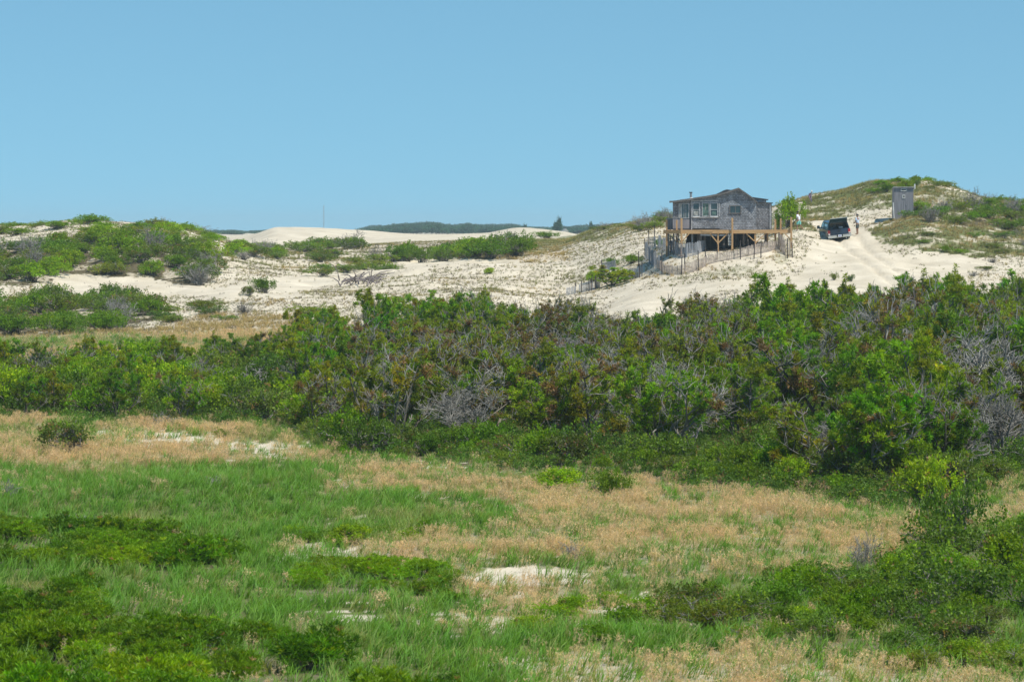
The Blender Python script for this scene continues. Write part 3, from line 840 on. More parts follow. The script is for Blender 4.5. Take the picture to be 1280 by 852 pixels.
# ================================================================== outhouse
OD = 287.0; og = P(1129.5, 268.5, OD); OS = F/OD
og.z = min(og.z, float(HZ(og.x, og.y)) + .25)
zt = EYE + (HOR-234.4)*OD/F - og.z             # roof height above base
ouo = empty('outhouse', og, -math.atan2(og.x, og.y) + .10)
tag(ouo, 'narrow grey plank outhouse on the dune slope, with a small square window', 'outhouse')
hw = 12.2/OS
H = zt
MB().prism([(-hw,-.5),(hw,-.5),(hw,H-.05),(-hw,H-.02)], 0, 1.5).build('wall', M_plank, ouo)
bt = MB()
for k in range(9):
    bt.box((-hw + .1 + k*(2*hw-.2)/8, -.008, H/2-.1), (.03, .016, H-.1))
bt.build('batten', M_plank, ouo)
MB().prism_x([(-.15,H+.06),(1.6,H-.08),(1.6,H-.15),(-.15,H-.01)][::-1], -hw-.05, hw+.12).build('roof', M_trim, ouo)
def fr(cx, cz, w_, h_, t=.05):
    f = MB()
    f.box((cx,-.025,cz+h_/2-t/2),(w_,.05,t)); f.box((cx,-.025,cz-h_/2+t/2),(w_,.05,t))
    f.box((cx-w_/2+t/2,-.025,cz),(t,.05,h_-2*t-.004)); f.box((cx+w_/2-t/2,-.025,cz),(t,.05,h_-2*t-.004))
    o = f.build('window', M_white, ouo); MB().box((cx,-.02,cz),(w_-2*t-.01,.008,h_-2*t-.01)).build('pane', M_dark, o)
fr(-.0, H-.22, .50, .20, .045); fr(.02, H-.82, .24, .32, .055)
MB().beam((-hw+.02,-.06,-.25),(-hw-.06,-.06,1.15),.07,.05,up=(0,1,0)).build('leaning_board', M_white, ouo)
MB().tube([(hw+.02,.2,H-.18),(hw+.14,.2,H-.12),(hw+.14,.2,H+.32)], .055, 8).build('vent_pipe', M_white, ouo)
MB().box((.25,-.03,.95),(.05,.05,.10)).build('handle', M_metal, ouo)

# ================================================================== flag on a pole
fg = ground_at(1014.5, 253.5, 290)
fl = empty('flagpole', fg); tag(fl, 'thin pole with a faded furled flag on the grassy crest left of the pickup', 'flagpole')
pd_ = F/fg.y
topz = (254-240)/pd_
MB().tube([(0,0,-.4),(.0,0,topz)], .035, 6).build('pole', M_trim, fl)
MB().tube([(.0,0,topz),(.0,0,topz+.14)], [.09,.05], 8).build('finial', M_white, fl)
f_ = MB()
rows = [(0,.10,.09),(-.12,.0,.30),(-.35,-.02,.34),(-.55,.0,.28),(-.75,.01,.16),(-.95,.02,.08)]
vs = []; 
for k, (dz, x0, wd) in enumerate(rows):
    for j in range(6):
        u = j/5
        vs.append((-.02 + x0 - wd*u + .04, .07*math.sin(j*2.4+k*.6), topz-.02+dz - .05*u))
fs = [(k*6+j, k*6+j+1, (k+1)*6+j+1, (k+1)*6+j) for k in range(5) for j in range(5)]
fo_ = f_.add(vs, fs).build('flag', M_flag, fl)
so_ = fo_.modifiers.new('thick', 'SOLIDIFY'); so_.thickness = .03

# ================================================================== pickup truck
def loft(sections, name, mat, parent, smooth=True):
    """sections: list of rings of equal length"""
    n = len(sections[0]); mb = MB(); vs = [v for r in sections for v in r]; fs = []
    for i in range(len(sections)-1):
        for k in range(n):
            k2 = (k+1) % n
            fs.append((i*n+k, i*n+k2, (i+1)*n+k2, (i+1)*n+k))
    fs.append(tuple(range(n-1,-1,-1))); fs.append(tuple((len(sections)-1)*n+k for k in range(n)))
    mb.add(vs, fs)
    return mb.build(name, mat, parent)
tg = P(1050.6, 297.6, 272.0); tg.z = float(HZ(tg.x, tg.y)) 
dz_f = float(HZ(tg.x, tg.y+3.4)) - tg.z
roll = math.radians(6.5)
truck = empty('pickup_truck', (tg.x, tg.y, tg.z-.02), rx=0)
truck.rotation_euler = (math.radians(3.0), -roll, .05)
tag(truck, 'dark blue pickup with open cap hatch seen from behind, parked on the sand track', 'pickup truck')
# local: y forward, rear bumper at y=0, wheels touch z=0
Wb = .98
def body_ring(y, zb, zt, w, tum=.05):
    return [(-w, y, zb), (w, y, zb), (w+.01, y, (zb+zt)*.5), (w-.03, y, zt-.05), (w-tum-.02, y, zt), (-w+tum+.02, y, zt), (-w+.03, y, zt-.05), (-w-.01, y, (zb+zt)*.5)]
loft([body_ring(.16,.62,1.14,Wb-.02), body_ring(.5,.56,1.15,Wb), body_ring(3.6,.52,1.16,Wb), body_ring(5.0,.50,1.12,Wb), body_ring(5.5,.55,1.02,Wb-.12)], 'body', M_paint, truck)
for s in (-1, 1):
    MB().box((s*(Wb+.006), 2.6, .66), (.03, 4.6, .30)).build('side_trim', M_tan, truck)
tl = MB().box((0,.145,.86),(1.52,.06,.52)).build('tailgate', M_paint, truck, bevel=.02)
MB().box((0,.105,.98),(.22,.03,.06)).build('handle', M_black, tl)
MB().box((0,.112,.72),(1.35,.02,.03)).build('crease', M_capaint, tl)
# cab (ahead of the cap)
def cab_ring(y, zt, w, wt, zb=1.14):
    return [(-w,y,zb),(w,y,zb),(wt,y,zt-.06),(wt-.08,y,zt),(-wt+.08,y,zt),(-wt,y,zt-.06)]
cab = loft([cab_ring(2.35,1.76,.95,.80), cab_ring(3.4,1.80,.95,.80), cab_ring(4.3,1.25,.95,.88)], 'cab', M_paint, truck)
for s in (-1, 1):
    MB().add([(s*.955,2.55,1.2),(s*.955,3.75,1.2),(s*.84,3.3,1.66),(s*.84,2.6,1.68)],[(0,1,2,3)]).build('side_window', M_carg2, cab)
# cap (shell over the bed): open at the rear
capm = MB()
for s in (-1, 1):
    capm.add([(s*.95,.25,1.14),(s*.95,2.33,1.14),(s*.80,2.33,1.74),(s*.80,.34,1.72),(s*.90,.25,1.14),(s*.90,2.33,1.14),(s*.76,2.33,1.70),(s*.76,.34,1.68)],
             [(0,1,2,3),(7,6,5,4),(0,3,7,4),(1,5,6,2),(0,4,5,1),(3,2,6,7)])
capm.box((0,1.33,1.74),(1.62,2.0,.05))
capm.box((0,.33,1.155),(1.84,.06,.04))
cp = capm.build('cap', M_capaint, truck)
for s in (-1, 1):
    MB().add([(s*.935,.5,1.22),(s*.935,2.2,1.22),(s*.842,2.2,1.62),(s*.842,.6,1.62)],[(0,1,2,3)]).build('side_window', M_carg2 if s < 0 else M_carg, cp)
    MB().beam((s*.74,.36,1.45),(s*.74,-.12,1.94),.03,.03).build('strut', M_black, cp)
# hatch lifted on its top hinge
MB().add([(-.78,.33,1.74),(.78,.33,1.74),(.74,-.36,2.10),(-.74,-.36,2.10),(-.78,.33,1.77),(.78,.33,1.77),(.74,-.36,2.14),(-.74,-.36,2.14)],
         [(0,1,2,3),(7,6,5,4),(0,3,7,4),(1,5,6,2),(0,4,5,1),(3,2,6,7)]).build('hatch', M_carg, cp)
MB().box((0,-.38,2.12),(1.50,.05,.05)).build('hatch_rim', M_chrome, cp)
# what shows inside the cap
MB().box((0,2.2,1.38),(1.5,.04,.45)).build('cab_rear_glass', M_glass, truck)
for s, x in ((1,-.48),(1,-.08),(1,.32)):
    MB().box((x,2.12,1.33),(.26,.08,.20)).build('headrest', M_curtain if x < 0 else M_oldwood, truck, bevel=.03)
bumper = loft([[(-.99,y,z0),(.99,y,z0),(.99,y,z1),(-.99,y,z1)] for y, z0, z1 in ((-.06,.46,.64),(.0,.43,.67),(.13,.43,.67))], 'bumper', M_chrome, truck)
MB().box((0,-.075,.60),(.52,.03,.20)).build('plate_recess', M_black, bumper)
pl_ = MB().box((0,-.098,.60),(.31,.015,.16)).build('licence_plate', M_plate, truck)
MB().box((0,-.108,.60),(.22,.006,.05)).build('plate_print', M_plateblue, pl_)
for s in (-1, 1):
    tlm = MB().box((s*.87,.12,.94),(.19,.10,.36)).build('tail_light', M_red, truck, bevel=.015)
    MB().box((s*.87,.066,.79),(.15,.012,.09)).build('reversing_lens', M_white, tlm)
    for y in (1.15, 4.55):
        wh = MB().tube([(s*.70,y,.38),(s*.98,y,.38)], .38, 20).build('wheel', M_rubber, truck)
        MB().tube([(s*.975,y,.38),(s*.992,y,.38)], .22, 14).build('rim', M_metal, wh)
    mr = MB().box((s*1.22,3.55,1.28),(.24,.10,.28)).build('mirror', M_black, truck, bevel=.03)
    MB().beam((s*.93,3.57,1.22),(s*1.12,3.55,1.26),.05,.05).build('mirror_arm', M_black, mr)
    MB().box((s*1.22,3.495,1.28),(.19,.008,.22)).build('mirror_glass', M_carg, mr)
MB().tube([(0,.4,.42),(0,4.9,.40)], .12, 8).build('chassis', M_black, truck)
MB().box((0,2.7,.44),(1.1,4.4,.16)).build('underside', M_black, truck)
MB().tube([(.55,-.02,.36),(.55,.9,.36)], .045, 8).build('exhaust', M_chrome, truck)
MB().box((.28,.9,1.24),(.34,.4,.12)).build('white_parcel', M_white, truck, bevel=.03)

# ================================================================== people
def ensure_skin(me):
    if not me.skin_vertices:
        bm_ = __import__('bmesh').new(); bm_.from_mesh(me); bm_.verts.layers.skin.verify(); bm_.to_mesh(me); bm_.free()
def skin_obj(name, verts, edges, radii, mat, parent=None, root=0, sub=2):
    me = bpy.data.meshes.new(name); me.from_pydata([tuple(v) for v in verts], edges, []); me.materials.append(mat)
    ensure_skin(me)
    o = bpy.data.objects.new(name, me); COL.objects.link(o)
    if parent is not None: o.parent = parent
    sk = o.modifiers.new('skin', 'SKIN'); sk.use_smooth_shade = True
    for i, r in enumerate(radii):
        d = me.skin_vertices[0].data[i]; d.radius = (r, r) if not isinstance(r, tuple) else r; d.use_root = (i == root)
    ss = o.modifiers.new('sub', 'SUBSURF'); ss.levels = sub; ss.render_levels = sub
    return o

def person(loc, rz, J, skinm, top, bottom, label, cat='person', hat=None, hair=True):
    """J: joint dictionary in local metres, facing -x is left; returns root body"""
    names = list(J); ix = {n: i for i, n in enumerate(names)}
    E = [('pelvis','chest'),('chest','neck'),('neck','head0'),('head0','head1'),
         ('chest','shL'),('shL','elL'),('elL','wrL'),('chest','shR'),('shR','elR'),('elR','wrR'),
         ('pelvis','hipL'),('hipL','knL'),('knL','anL'),('anL','toL'),('pelvis','hipR'),('hipR','knR'),('knR','anR'),('anR','toR')]
    Rr = dict(pelvis=.12, chest=.125, neck=.052, head0=.085, head1=.088, shL=.062, shR=.062, elL=.042, elR=.042, wrL=.03, wrR=.03,
              hipL=.09, hipR=.09, knL=.058, knR=.058, anL=.038, anR=.038, toL=.035, toR=.035)
    # hands: palm and five fingers growing from the wrist
    for s in 'LR':
        w_, e_ = Vector(J['wr'+s]), Vector(J['el'+s]); d = (w_-e_).normalized(); sd_ = d.cross(Vector((0,1,0)) if abs(d.y) < .8 else Vector((1,0,0))).normalized()
        J['pa'+s] = w_ + d*.07; Rr['pa'+s] = .032
        names.append('pa'+s); ix['pa'+s] = len(names)-1; E.append(('wr'+s,'pa'+s))
    body = skin_obj('person', [J[n] for n in names], [(ix[a], ix[b]) for a, b in E], [Rr[n] for n in names], skinm, root=ix['pelvis'])
    body.location = loc; body.rotation_euler = (0,0,rz)
    for s in 'LR':
        w_, e_ = Vector(J['pa'+s]), Vector(J['el'+s]); d = (w_-e_).normalized(); sd_ = d.cross(Vector((0,1,0)) if abs(d.y) < .8 else Vector((1,0,0))).normalized()
        cu = d.cross(sd_)
        vs = []; es = []; rr = []
        for k, (o_, l_) in enumerate(((-.027,.075),(-.009,.085),(.009,.08),(.026,.062))):
            b_ = w_ + sd_*o_ - d*.01; vs += [b_, b_ + d*l_*.55 + cu*.008, b_ + d*l_ + cu*.028]; es += [(k*3,k*3+1),(k*3+1,k*3+2)]; rr += [.010,.009,.008]
        b_ = w_ - sd_*.02 - d*.04; vs += [b_, b_ - sd_*.035 + d*.02, b_ - sd_*.045 + d*.055]; es += [(12,13),(13,14)]; rr += [.012,.010,.009]
        skin_obj('fingers', vs, es, rr, skinm, body, sub=1)
    def cloth(name, chain, radii, mat_, ed=None):
        vs = [Vector(J[c]) if isinstance(c, str) else Vector(c) for c in chain]
        return skin_obj(name, vs, ed, radii, mat_, body)
    sh = lambda a, b, t: Vector(J[a]).lerp(Vector(J[b]), t)
    cloth('shirt', [sh('pelvis','chest',-.05), sh('pelvis','chest',.5), 'chest', sh('chest','neck',.65), 'shL', sh('shL','elL',.75), 'shR', sh('shR','elR',.75)],
          [.155,.145,.15,.075,.09,.072,.09,.072], top, [(0,1),(1,2),(2,3),(2,4),(4,5),(2,6),(6,7)])
    cloth('shorts', [sh('pelvis','chest',.12), 'pelvis', 'hipL', sh('hipL','knL',.9), 'hipR', sh('hipR','knR',.9)],
          [.14,.15,.12,.095,.12,.095], bottom, [(0,1),(1,2),(2,3),(1,4),(4,5)])
    hd = Vector(J['head1']); h0 = Vector(J['head0']); fd = Vector(J['face']) if 'face' in J else Vector((-1,0,0))
    up = (hd-h0).normalized(); sdx = up.cross(fd).normalized()
    f_ = MB()
    nose = h0.lerp(hd,.45) + fd*.095
    f_.add([nose + up*.03, nose - up*.02 + sdx*.016, nose - up*.02 - sdx*.016, nose + fd*.025 - up*.015], [(0,1,3),(0,3,2),(1,2,3)])
    f_.build('nose', skinm, body)
    for s in (-1, 1):
        MB().box(h0.lerp(hd,.62)+fd*.085+sdx*s*.033, (.02,.02,.012)).build('eye', M_hair, body)
        MB().box(h0.lerp(hd,.45)+sdx*s*.09, (.03,.02,.055)).build('ear', skinm, body)
    MB().box(h0.lerp(hd,.05)+fd*.082, (.02,.045,.01)).build('mouth', M_red, body)
    hb = MB()
    m_ = hat or M_hair
    ctr = hd + up*.02 - fd*.012
    for i in range(6):
        for j in range(12):
            pass
    rings = []
    for i in range(6):
        th = math.pi*.56*i/5
        rings.append([ctr + up*math.cos(th)*.105 + (fd*math.cos(6.2832*j/12) + sdx*math.sin(6.2832*j/12))*max(.004, math.sin(th))*.108 for j in range(12)])
    hb.add([v for r in rings for v in r], [(i*12+j, i*12+(j+1)%12, (i+1)*12+(j+1)%12, (i+1)*12+j) for i in range(5) for j in range(12)])
    if hat: 
        q = ctr + fd*.10 + up*.0
        hb.add([q+sdx*.07, q-sdx*.07, q-sdx*.05+fd*.09-up*.01, q+sdx*.05+fd*.09-up*.01], [(0,1,2,3),(3,2,1,0)])
    hb.build('cap' if hat else 'hair', m_, body, smooth=True)
    return tag(body, label, cat)

# joints: x right, y away, z up, standing 1.72 m
def stand(side=1):
    return dict(pelvis=(0,0,.93), chest=(0,0,1.32), neck=(0,0,1.48), head0=(-.01,0,1.56), head1=(-.015,0,1.66),
        shL=(0,-.19,1.40), elL=(-.06,-.23,1.12), wrL=(-.22,-.20,.98), shR=(0,.19,1.40), elR=(-.16,.24,1.20), wrR=(-.40,.22,1.22),
        hipL=(0,-.10,.88), knL=(-.02,-.11,.49), anL=(.02,-.12,.09), toL=(-.14,-.13,.04),
        hipR=(0,.10,.88), knR=(-.03,.12,.49), anR=(-.02,.13,.09), toR=(-.18,.14,.04))
p1 = ground_at(1071.8, 293.2, 255)
person(p1, math.radians(-35), stand(), M_skin2, M_shirt, M_shorts, 'person in pale blue shirt, dark cap and grey shorts standing beside the pickup', hat=M_cap)
J2 = dict(pelvis=(0,0,.90), chest=(-.05,0,1.27), neck=(-.09,0,1.43), head0=(-.12,0,1.50), head1=(-.14,0,1.60),
    shL=(-.06,-.18,1.35), elL=(.10,-.22,1.12), wrL=(.02,-.22,.88), shR=(-.06,.18,1.35), elR=(-.20,.22,1.12), wrR=(-.34,.18,.96),
    hipL=(0,-.10,.85), knL=(-.10,-.11,.48), anL=(-.06,-.12,.09), toL=(-.22,-.13,.05),
    hipR=(0,.10,.85), knR=(.06,.11,.48), anR=(.34,.12,.26), toR=(.40,.13,.12))
p2 = ground_at(998.6, 288.8, 255)
person(p2, math.radians(-50), J2, M_skin2, M_whshirt, M_teal, 'person in white top and teal shorts walking up the sand by the right deck post')

# ================================================================== driftwood heap and mast
dg = ground_at(440, 356, 250)
dw = empty('driftwood', dg); tag(dw, 'tangle of bleached grey dead branches lying on the bare sand', 'driftwood')
R_ = random.Random(5)
for k in range(34):
    x0 = R_.uniform(-1.2, 2.2); y0 = R_.uniform(-1.2, 3.5)
    base = Vector((x0, y0, float(HZ(dg.x+x0, dg.y+y0)) - dg.z))
    d = Vector((R_.uniform(-.6,1.2), R_.uniform(-.5,.5), R_.uniform(.0,.45))).normalized() * R_.uniform(.8, 2.4)
    pts = [base + d*t + Vector((R_.uniform(-.12,.12), R_.uniform(-.1,.1), R_.uniform(-.02,.2)+.25*math.sin(t*3))) for t in (0,.25,.5,.75,1)]
    MB().tube(pts, [R_.uniform(.04,.09)*(1-.75*t) for t in (0,.25,.5,.75,1)], 5).build('branch', M_drift, dw)
MD = 1500.0; mp_ = P(404.5, 289, MD)
mast = empty('radio_mast', mp_); tag(mast, 'very thin tall lattice radio mast far behind the bare dune', 'radio mast')
mh = (289-256.5)*MD/F; lt = MB()
for k in range(3):
    a0 = 6.2832*k/3
    lt.tube([(.30*math.cos(a0), .30*math.sin(a0), -4), (.22*math.cos(a0), .22*math.sin(a0), mh)], .05, 4)
lt.build('leg', M_mast, mast)
rg = MB()
for i in range(26):
    z = i*mh/26
    for k in range(3):
        a0 = 6.2832*k/3; a1 = 6.2832*(k+1)/3
        rg.beam((.28*math.cos(a0),.28*math.sin(a0),z),(.28*math.cos(a1),.28*math.sin(a1),z+mh/26),.03,.03)
rg.build('lattice', M_mast, mast)
# far white house roof in front of the far trees
hp = P(708, 291.4, 1000.0); hp.z = float(HZ(hp.x, hp.y)) + .9
fh = empty('house', hp, .1); tag(fh, 'tiny pale far house with pitched roof at the foot of tall far tree', 'house')
MB().box((0,4,.0),(1.8,5,1.2)).build('wall', M_trim, fh)
MB().prism([(-1.05,.6),(1.05,.6),(0,1.6)], 1.2, 6.8).build('roof', M_curtain, fh)
# ================================================================== plant shapes
def rnd_dirs(n, R): 
    v = R.normal(size=(n, 3)); return v / np.linalg.norm(v, axis=1)[:, None]

def tubes_np(segs, n=4):
    """segs: list of (points (k,3), radii (k,), colour) -> V, F, C"""
    Vs, Fs, Cs = [], [], []; o = 0
    ang = np.arange(n) * 2 * np.pi / n
    for pts, rad, col in segs:
        pts = np.asarray(pts, float); k = len(pts)
        d = np.gradient(pts, axis=0); d /= np.linalg.norm(d, axis=1)[:, None] + 1e-9
        u = np.where(np.abs(d[:, 2:3]) < .9, np.array([[0, 0, 1.]]), np.array([[1., 0, 0]]))
        a = np.cross(d, u); a /= np.linalg.norm(a, axis=1)[:, None] + 1e-9; b = np.cross(d, a)
        r = np.asarray(rad)[:, None, None]
        ring = pts[:, None, :] + (a[:, None, :] * np.cos(ang)[None, :, None] + b[:, None, :] * np.sin(ang)[None, :, None]) * r
        Vs.append(ring.reshape(-1, 3)); 
        i, j = np.meshgrid(np.arange(k-1), np.arange(n), indexing='ij'); i = i.ravel(); j = j.ravel(); j2 = (j+1) % n
        Fs.append(np.stack([i*n+j, i*n+j2, (i+1)*n+j2, (i+1)*n+j], 1) + o); o += k*n
        Cs.append(np.broadcast_to(np.asarray(col), (k*n, 3)))
    return np.concatenate(Vs), np.concatenate(Fs), np.concatenate(Cs)

def curve_branch(p, d, L, R, k=5, up=.25, wob=.18):
    pts = [np.array(p, float)]; d = np.array(d, float)
    for i in range(k-1):
        d = d + R.normal(size=3) * wob; d[2] += up / k; d /= np.linalg.norm(d)
        pts.append(pts[-1] + d * L / (k-1))
    return np.array(pts), d

def tufts(P_, D_, R, rad=.2, n=16, w=.028, cols=None, spread=.75):
    """needle brushes: three-sided slivers fanning from each point"""
    m = len(P_); P_ = np.repeat(P_, n, 0); D_ = np.repeat(D_, n, 0); C = np.repeat(cols, n, 0)
    dv = D_ * .55 + rnd_dirs(m*n, R) * spread; dv /= np.linalg.norm(dv, axis=1)[:, None]
    ln = rad * R.uniform(.65, 1.1, (m*n, 1))
    sd = np.cross(dv, rnd_dirs(m*n, R)); sd /= np.linalg.norm(sd, axis=1)[:, None] + 1e-9
    b0 = P_ + dv * ln * .08
    V = np.stack([b0 - sd*w*.35, b0 + sd*w*.35, b0 + dv*ln*.7 + sd*w*.5, b0 + dv*ln, b0 + dv*ln*.7 - sd*w*.5], 1).reshape(-1, 3)
    Fc = np.arange(m*n*5).reshape(-1, 5)
    C = C * R.uniform(.8, 1.2, (m*n, 1))
    return V, Fc, np.repeat(C, 5, 0)

def leaves(P_, D_, R, size=.07, n=12, asp=.5, cols=None, rad=.12):
    m = len(P_); P_ = np.repeat(P_, n, 0); D_ = np.repeat(D_, n, 0); C = np.repeat(cols, n, 0)
    N_ = m*n
    c = P_ + rnd_dirs(N_, R) * rad * R.uniform(.2, 1, (N_, 1))
    ax = D_ * .5 + rnd_dirs(N_, R) * .8; ax[:, 2] += .15; ax /= np.linalg.norm(ax, axis=1)[:, None]
    nm = rnd_dirs(N_, R) * .9; nm[:, 2] += .5; sd = np.cross(ax, nm); sd /= np.linalg.norm(sd, axis=1)[:, None] + 1e-9
    s = size * R.uniform(.65, 1.25, (N_, 1))
    V = np.stack([c, c + ax*s*.5 + sd*s*asp*.5, c + ax*s, c + ax*s*.5 - sd*s*asp*.5], 1).reshape(-1, 3)
    C = C * R.uniform(.8, 1.22, (N_, 1))
    return V, np.arange(N_*4).reshape(-1, 4), np.repeat(C, 4, 0)

GREY = np.array([.235, .225, .205]); DKW = np.array([.155, .14, .115]); RUST = np.array([.25, .165, .085]); 
def make_pine(seed, brown=.1, dead=False, bare=.25, spread=1.0, hgt=3.3, ntw=8, green=(.19, .30, .024), dens=1.0, rad=.165):
    R = np.random.RandomState(seed)
    segs, TP, TD, TC = [], [], [], []
    ns = R.randint(3, 5)
    g0 = np.array(green)
    wood = GREY if dead else DKW
    for s in range(ns):
        a = 6.2832 * (s + R.uniform(-.25, .25)) / ns
        lean = R.uniform(.25, .75) * spread
        d0 = np.array([math.cos(a)*lean, math.sin(a)*lean, 1.0]); d0 /= np.linalg.norm(d0)
        L0 = hgt * R.uniform(.72, .98)
        pts, dl = curve_branch([R.uniform(-.12, .12), R.uniform(-.12, .12), -.2], d0, L0, R, 7, .5, .14)
        segs.append((pts, np.linspace(.075, .022, 7) * (1.0 if not dead else .85), wood * R.uniform(.8, 1.2)))
        nl = R.randint(7, 10)
        for l in range(nl):
            t = .22 + .75 * (l + R.uniform(0, .8)) / nl; t = min(t, .98)
            f = t * 6; i = int(f); p = pts[i] + (pts[min(i+1, 6)] - pts[i]) * (f - i)
            b = R.uniform(0, 6.2832)
            out = np.array([math.cos(b), math.sin(b), R.uniform(.05, .65)])
            out += d0 * .35; out /= np.linalg.norm(out)
            L1 = R.uniform(.75, 1.5) * (1.25 - .6*t) * (.55 + .45*spread)
            lp, ld = curve_branch(p, out, L1, R, 5, .45, .2)
            isgrey = dead or R.uniform() < bare
            wc = (GREY if isgrey else DKW*1.4) * R.uniform(.7, 1.25)
            segs.append((lp, np.linspace(.032, .012, 5), wc))
            nt = ntw if not dead else 9
            cg = g0 * R.uniform(.7, 1.35) * np.array([R.uniform(.8, 1.5), 1, R.uniform(.7, 1.2)])
            isbrown = R.uniform() < brown*.6
            for w in range(nt):
                t2 = R.uniform(.25, 1); f = t2*4; i = min(int(f), 3); q = lp[i] + (lp[i+1]-lp[i])*(f-i)
                od = (lp[i+1]-lp[i]); od /= np.linalg.norm(od); dd = od*.7 + rnd_dirs(1, R)[0]*.8; dd[2] += .25; dd /= np.linalg.norm(dd)
                tp, td = curve_branch(q, dd, R.uniform(.25, .6)*(1.2 if dead else 1), R, 4, .35, .3)
                segs.append((tp, np.linspace(.013, .007, 4) if not dead else np.linspace(.016, .008, 4), wc*1.1))
                if isgrey and not dead:
                    t4, _ = curve_branch(tp[2], td, R.uniform(.3, .55), R, 3, .3, .3); segs.append((t4, [.013, .010, .006], wc*1.15))
                if dead:
                    for z in range(3):
                        e = tp[R.randint(1, 4)]; dd2 = td + rnd_dirs(1, R)[0]*.9; dd2 /= np.linalg.norm(dd2)
                        t3, _ = curve_branch(e, dd2, R.uniform(.15, .38), R, 3, .1, .3)
                        segs.append((t3, [.010, .008, .005], wc*1.15))
                elif not (isgrey and R.uniform() < .8):
                    kk = max(1, int(round(R.uniform(2.2, 4.4) * dens)))
                    for z in range(kk):
                        TP.append(tp[-1] + (tp[-2]-tp[-1])*R.uniform(-.3, 2.0) + R.normal(size=3)*.04); TD.append(td)
                        c = cg * R.uniform(.8, 1.25)
                        if isbrown and R.uniform() < .7 or R.uniform() < brown*.45: c = RUST * R.uniform(.6, 1.5)
                        elif R.uniform() < .12: c = np.array([.22, .27, .04]) * R.uniform(.7, 1.1)
                        TC.append(c)
    Vw, Fw, Cw = tubes_np(segs, 4)
    tr = np_mesh('trunk', Vw, Fw, [M_wood], cols=Cw)
    cr = None
    if TP:
        V, Fc, C = tufts(np.array(TP), np.array(TD), R, rad, 15, .026, np.array(TC))
        cr = np_mesh('crown', V, Fc, [M_needle], cols=C)
    return tr, cr

def make_bush(seed, green=(.12, .22, .024), lobes=8, clumps=240, size=.075, nleaf=12, height=.8, asp=.55, flat=1.0,
              stems=26, grey=.2, tip=(.20, .30, .045), needle=False, wood=None, brown=.015, openness=.3):
    """unit bush: about 1 m radius"""
    R = np.random.RandomState(seed); g0 = np.array(green); tp_ = np.array(tip)
    LC = []
    for k in range(lobes):
        a = 6.2832 * (k + R.uniform(-.3, .3)) / lobes; r = R.uniform(.1, .68) if k else 0
        LC.append((r*math.cos(a), r*math.sin(a), height*R.uniform(.35, .68), R.uniform(.28, .45)))
    LC = np.array(LC)
    P_, D_, C = [], [], []
    lobec = g0 * R.uniform(.75, 1.3, (lobes, 1))
    n = 0
    while n < clumps:
        k = R.randint(lobes); d = rnd_dirs(1, R)[0]
        if d[2] < -.35: continue
        c = LC[k]
        rr = c[3] * R.uniform(.55, 1.08) 
        p = np.array([c[0]+d[0]*rr, c[1]+d[1]*rr, c[2] + d[2]*rr*.95])
        if p[2] < .02: continue
        if vnoise(p[0]*3.2+seed, p[1]*3.2+p[2]*2.1, seed) < openness: 
            if R.uniform() < .8: continue
        P_.append(p); D_.append(d); n += 1
        f = np.clip((p[2]/height-.3), 0, 1)
        cc = lobec[k]*(1-f*.25) + tp_*f*.25 if R.uniform() < .9 else tp_*R.uniform(.8, 1.1)
        if R.uniform() < brown: cc = RUST*R.uniform(.7, 1.5)
        C.append(cc * R.uniform(.8, 1.2))
    P_ = np.array(P_); D_ = np.array(D_); C = np.array(C)
    if needle: V, Fc, CC = tufts(P_, D_*.5 + np.array([0, 0, .8]), R, size*2.2, nleaf, size*.3, C, .55)
    else: V, Fc, CC = leaves(P_, D_, R, size, nleaf, asp, C, rad=size*1.5)
    V[:, 2] *= flat
    fol = np_mesh('foliage', V, Fc, [M_leaf], cols=CC)
    segs = []
    for k in range(stems):
        q = P_[R.randint(len(P_))]; b = np.array([R.uniform(-.18, .18), R.uniform(-.18, .18), -.08])
        m1 = b + (q-b)*.4 + np.array([0, 0, .08]); 
        e = q * (1.04 if R.uniform() < grey else .95)
        w_ = (GREY if R.uniform() < grey*2 else DKW*1.3) * R.uniform(.7, 1.2)
        pts = np.array([b, m1 + R.normal(size=3)*.04, b + (q-b)*.75 + R.normal(size=3)*.05, e])
        pts[:, 2] *= np.array([1, flat, flat, flat])
        segs.append((pts, [.022, .015, .010, .005], w_))
        if R.uniform() < grey*2.5:
            for z in range(4):
                d2 = rnd_dirs(1, R)[0]; d2[2] = abs(d2[2]); 
                segs.append((np.array([pts[2], pts[2]+d2*.13*np.array([1,1,flat]), pts[2]+d2*.27*np.array([1,1,flat])+R.normal(size=3)*.03]), [.009, .006, .004], w_*1.1))
    Vw, Fw, Cw = tubes_np(segs, 3)
    st = np_mesh('stems', Vw, Fw, [M_wood], cols=Cw)
    return fol, st

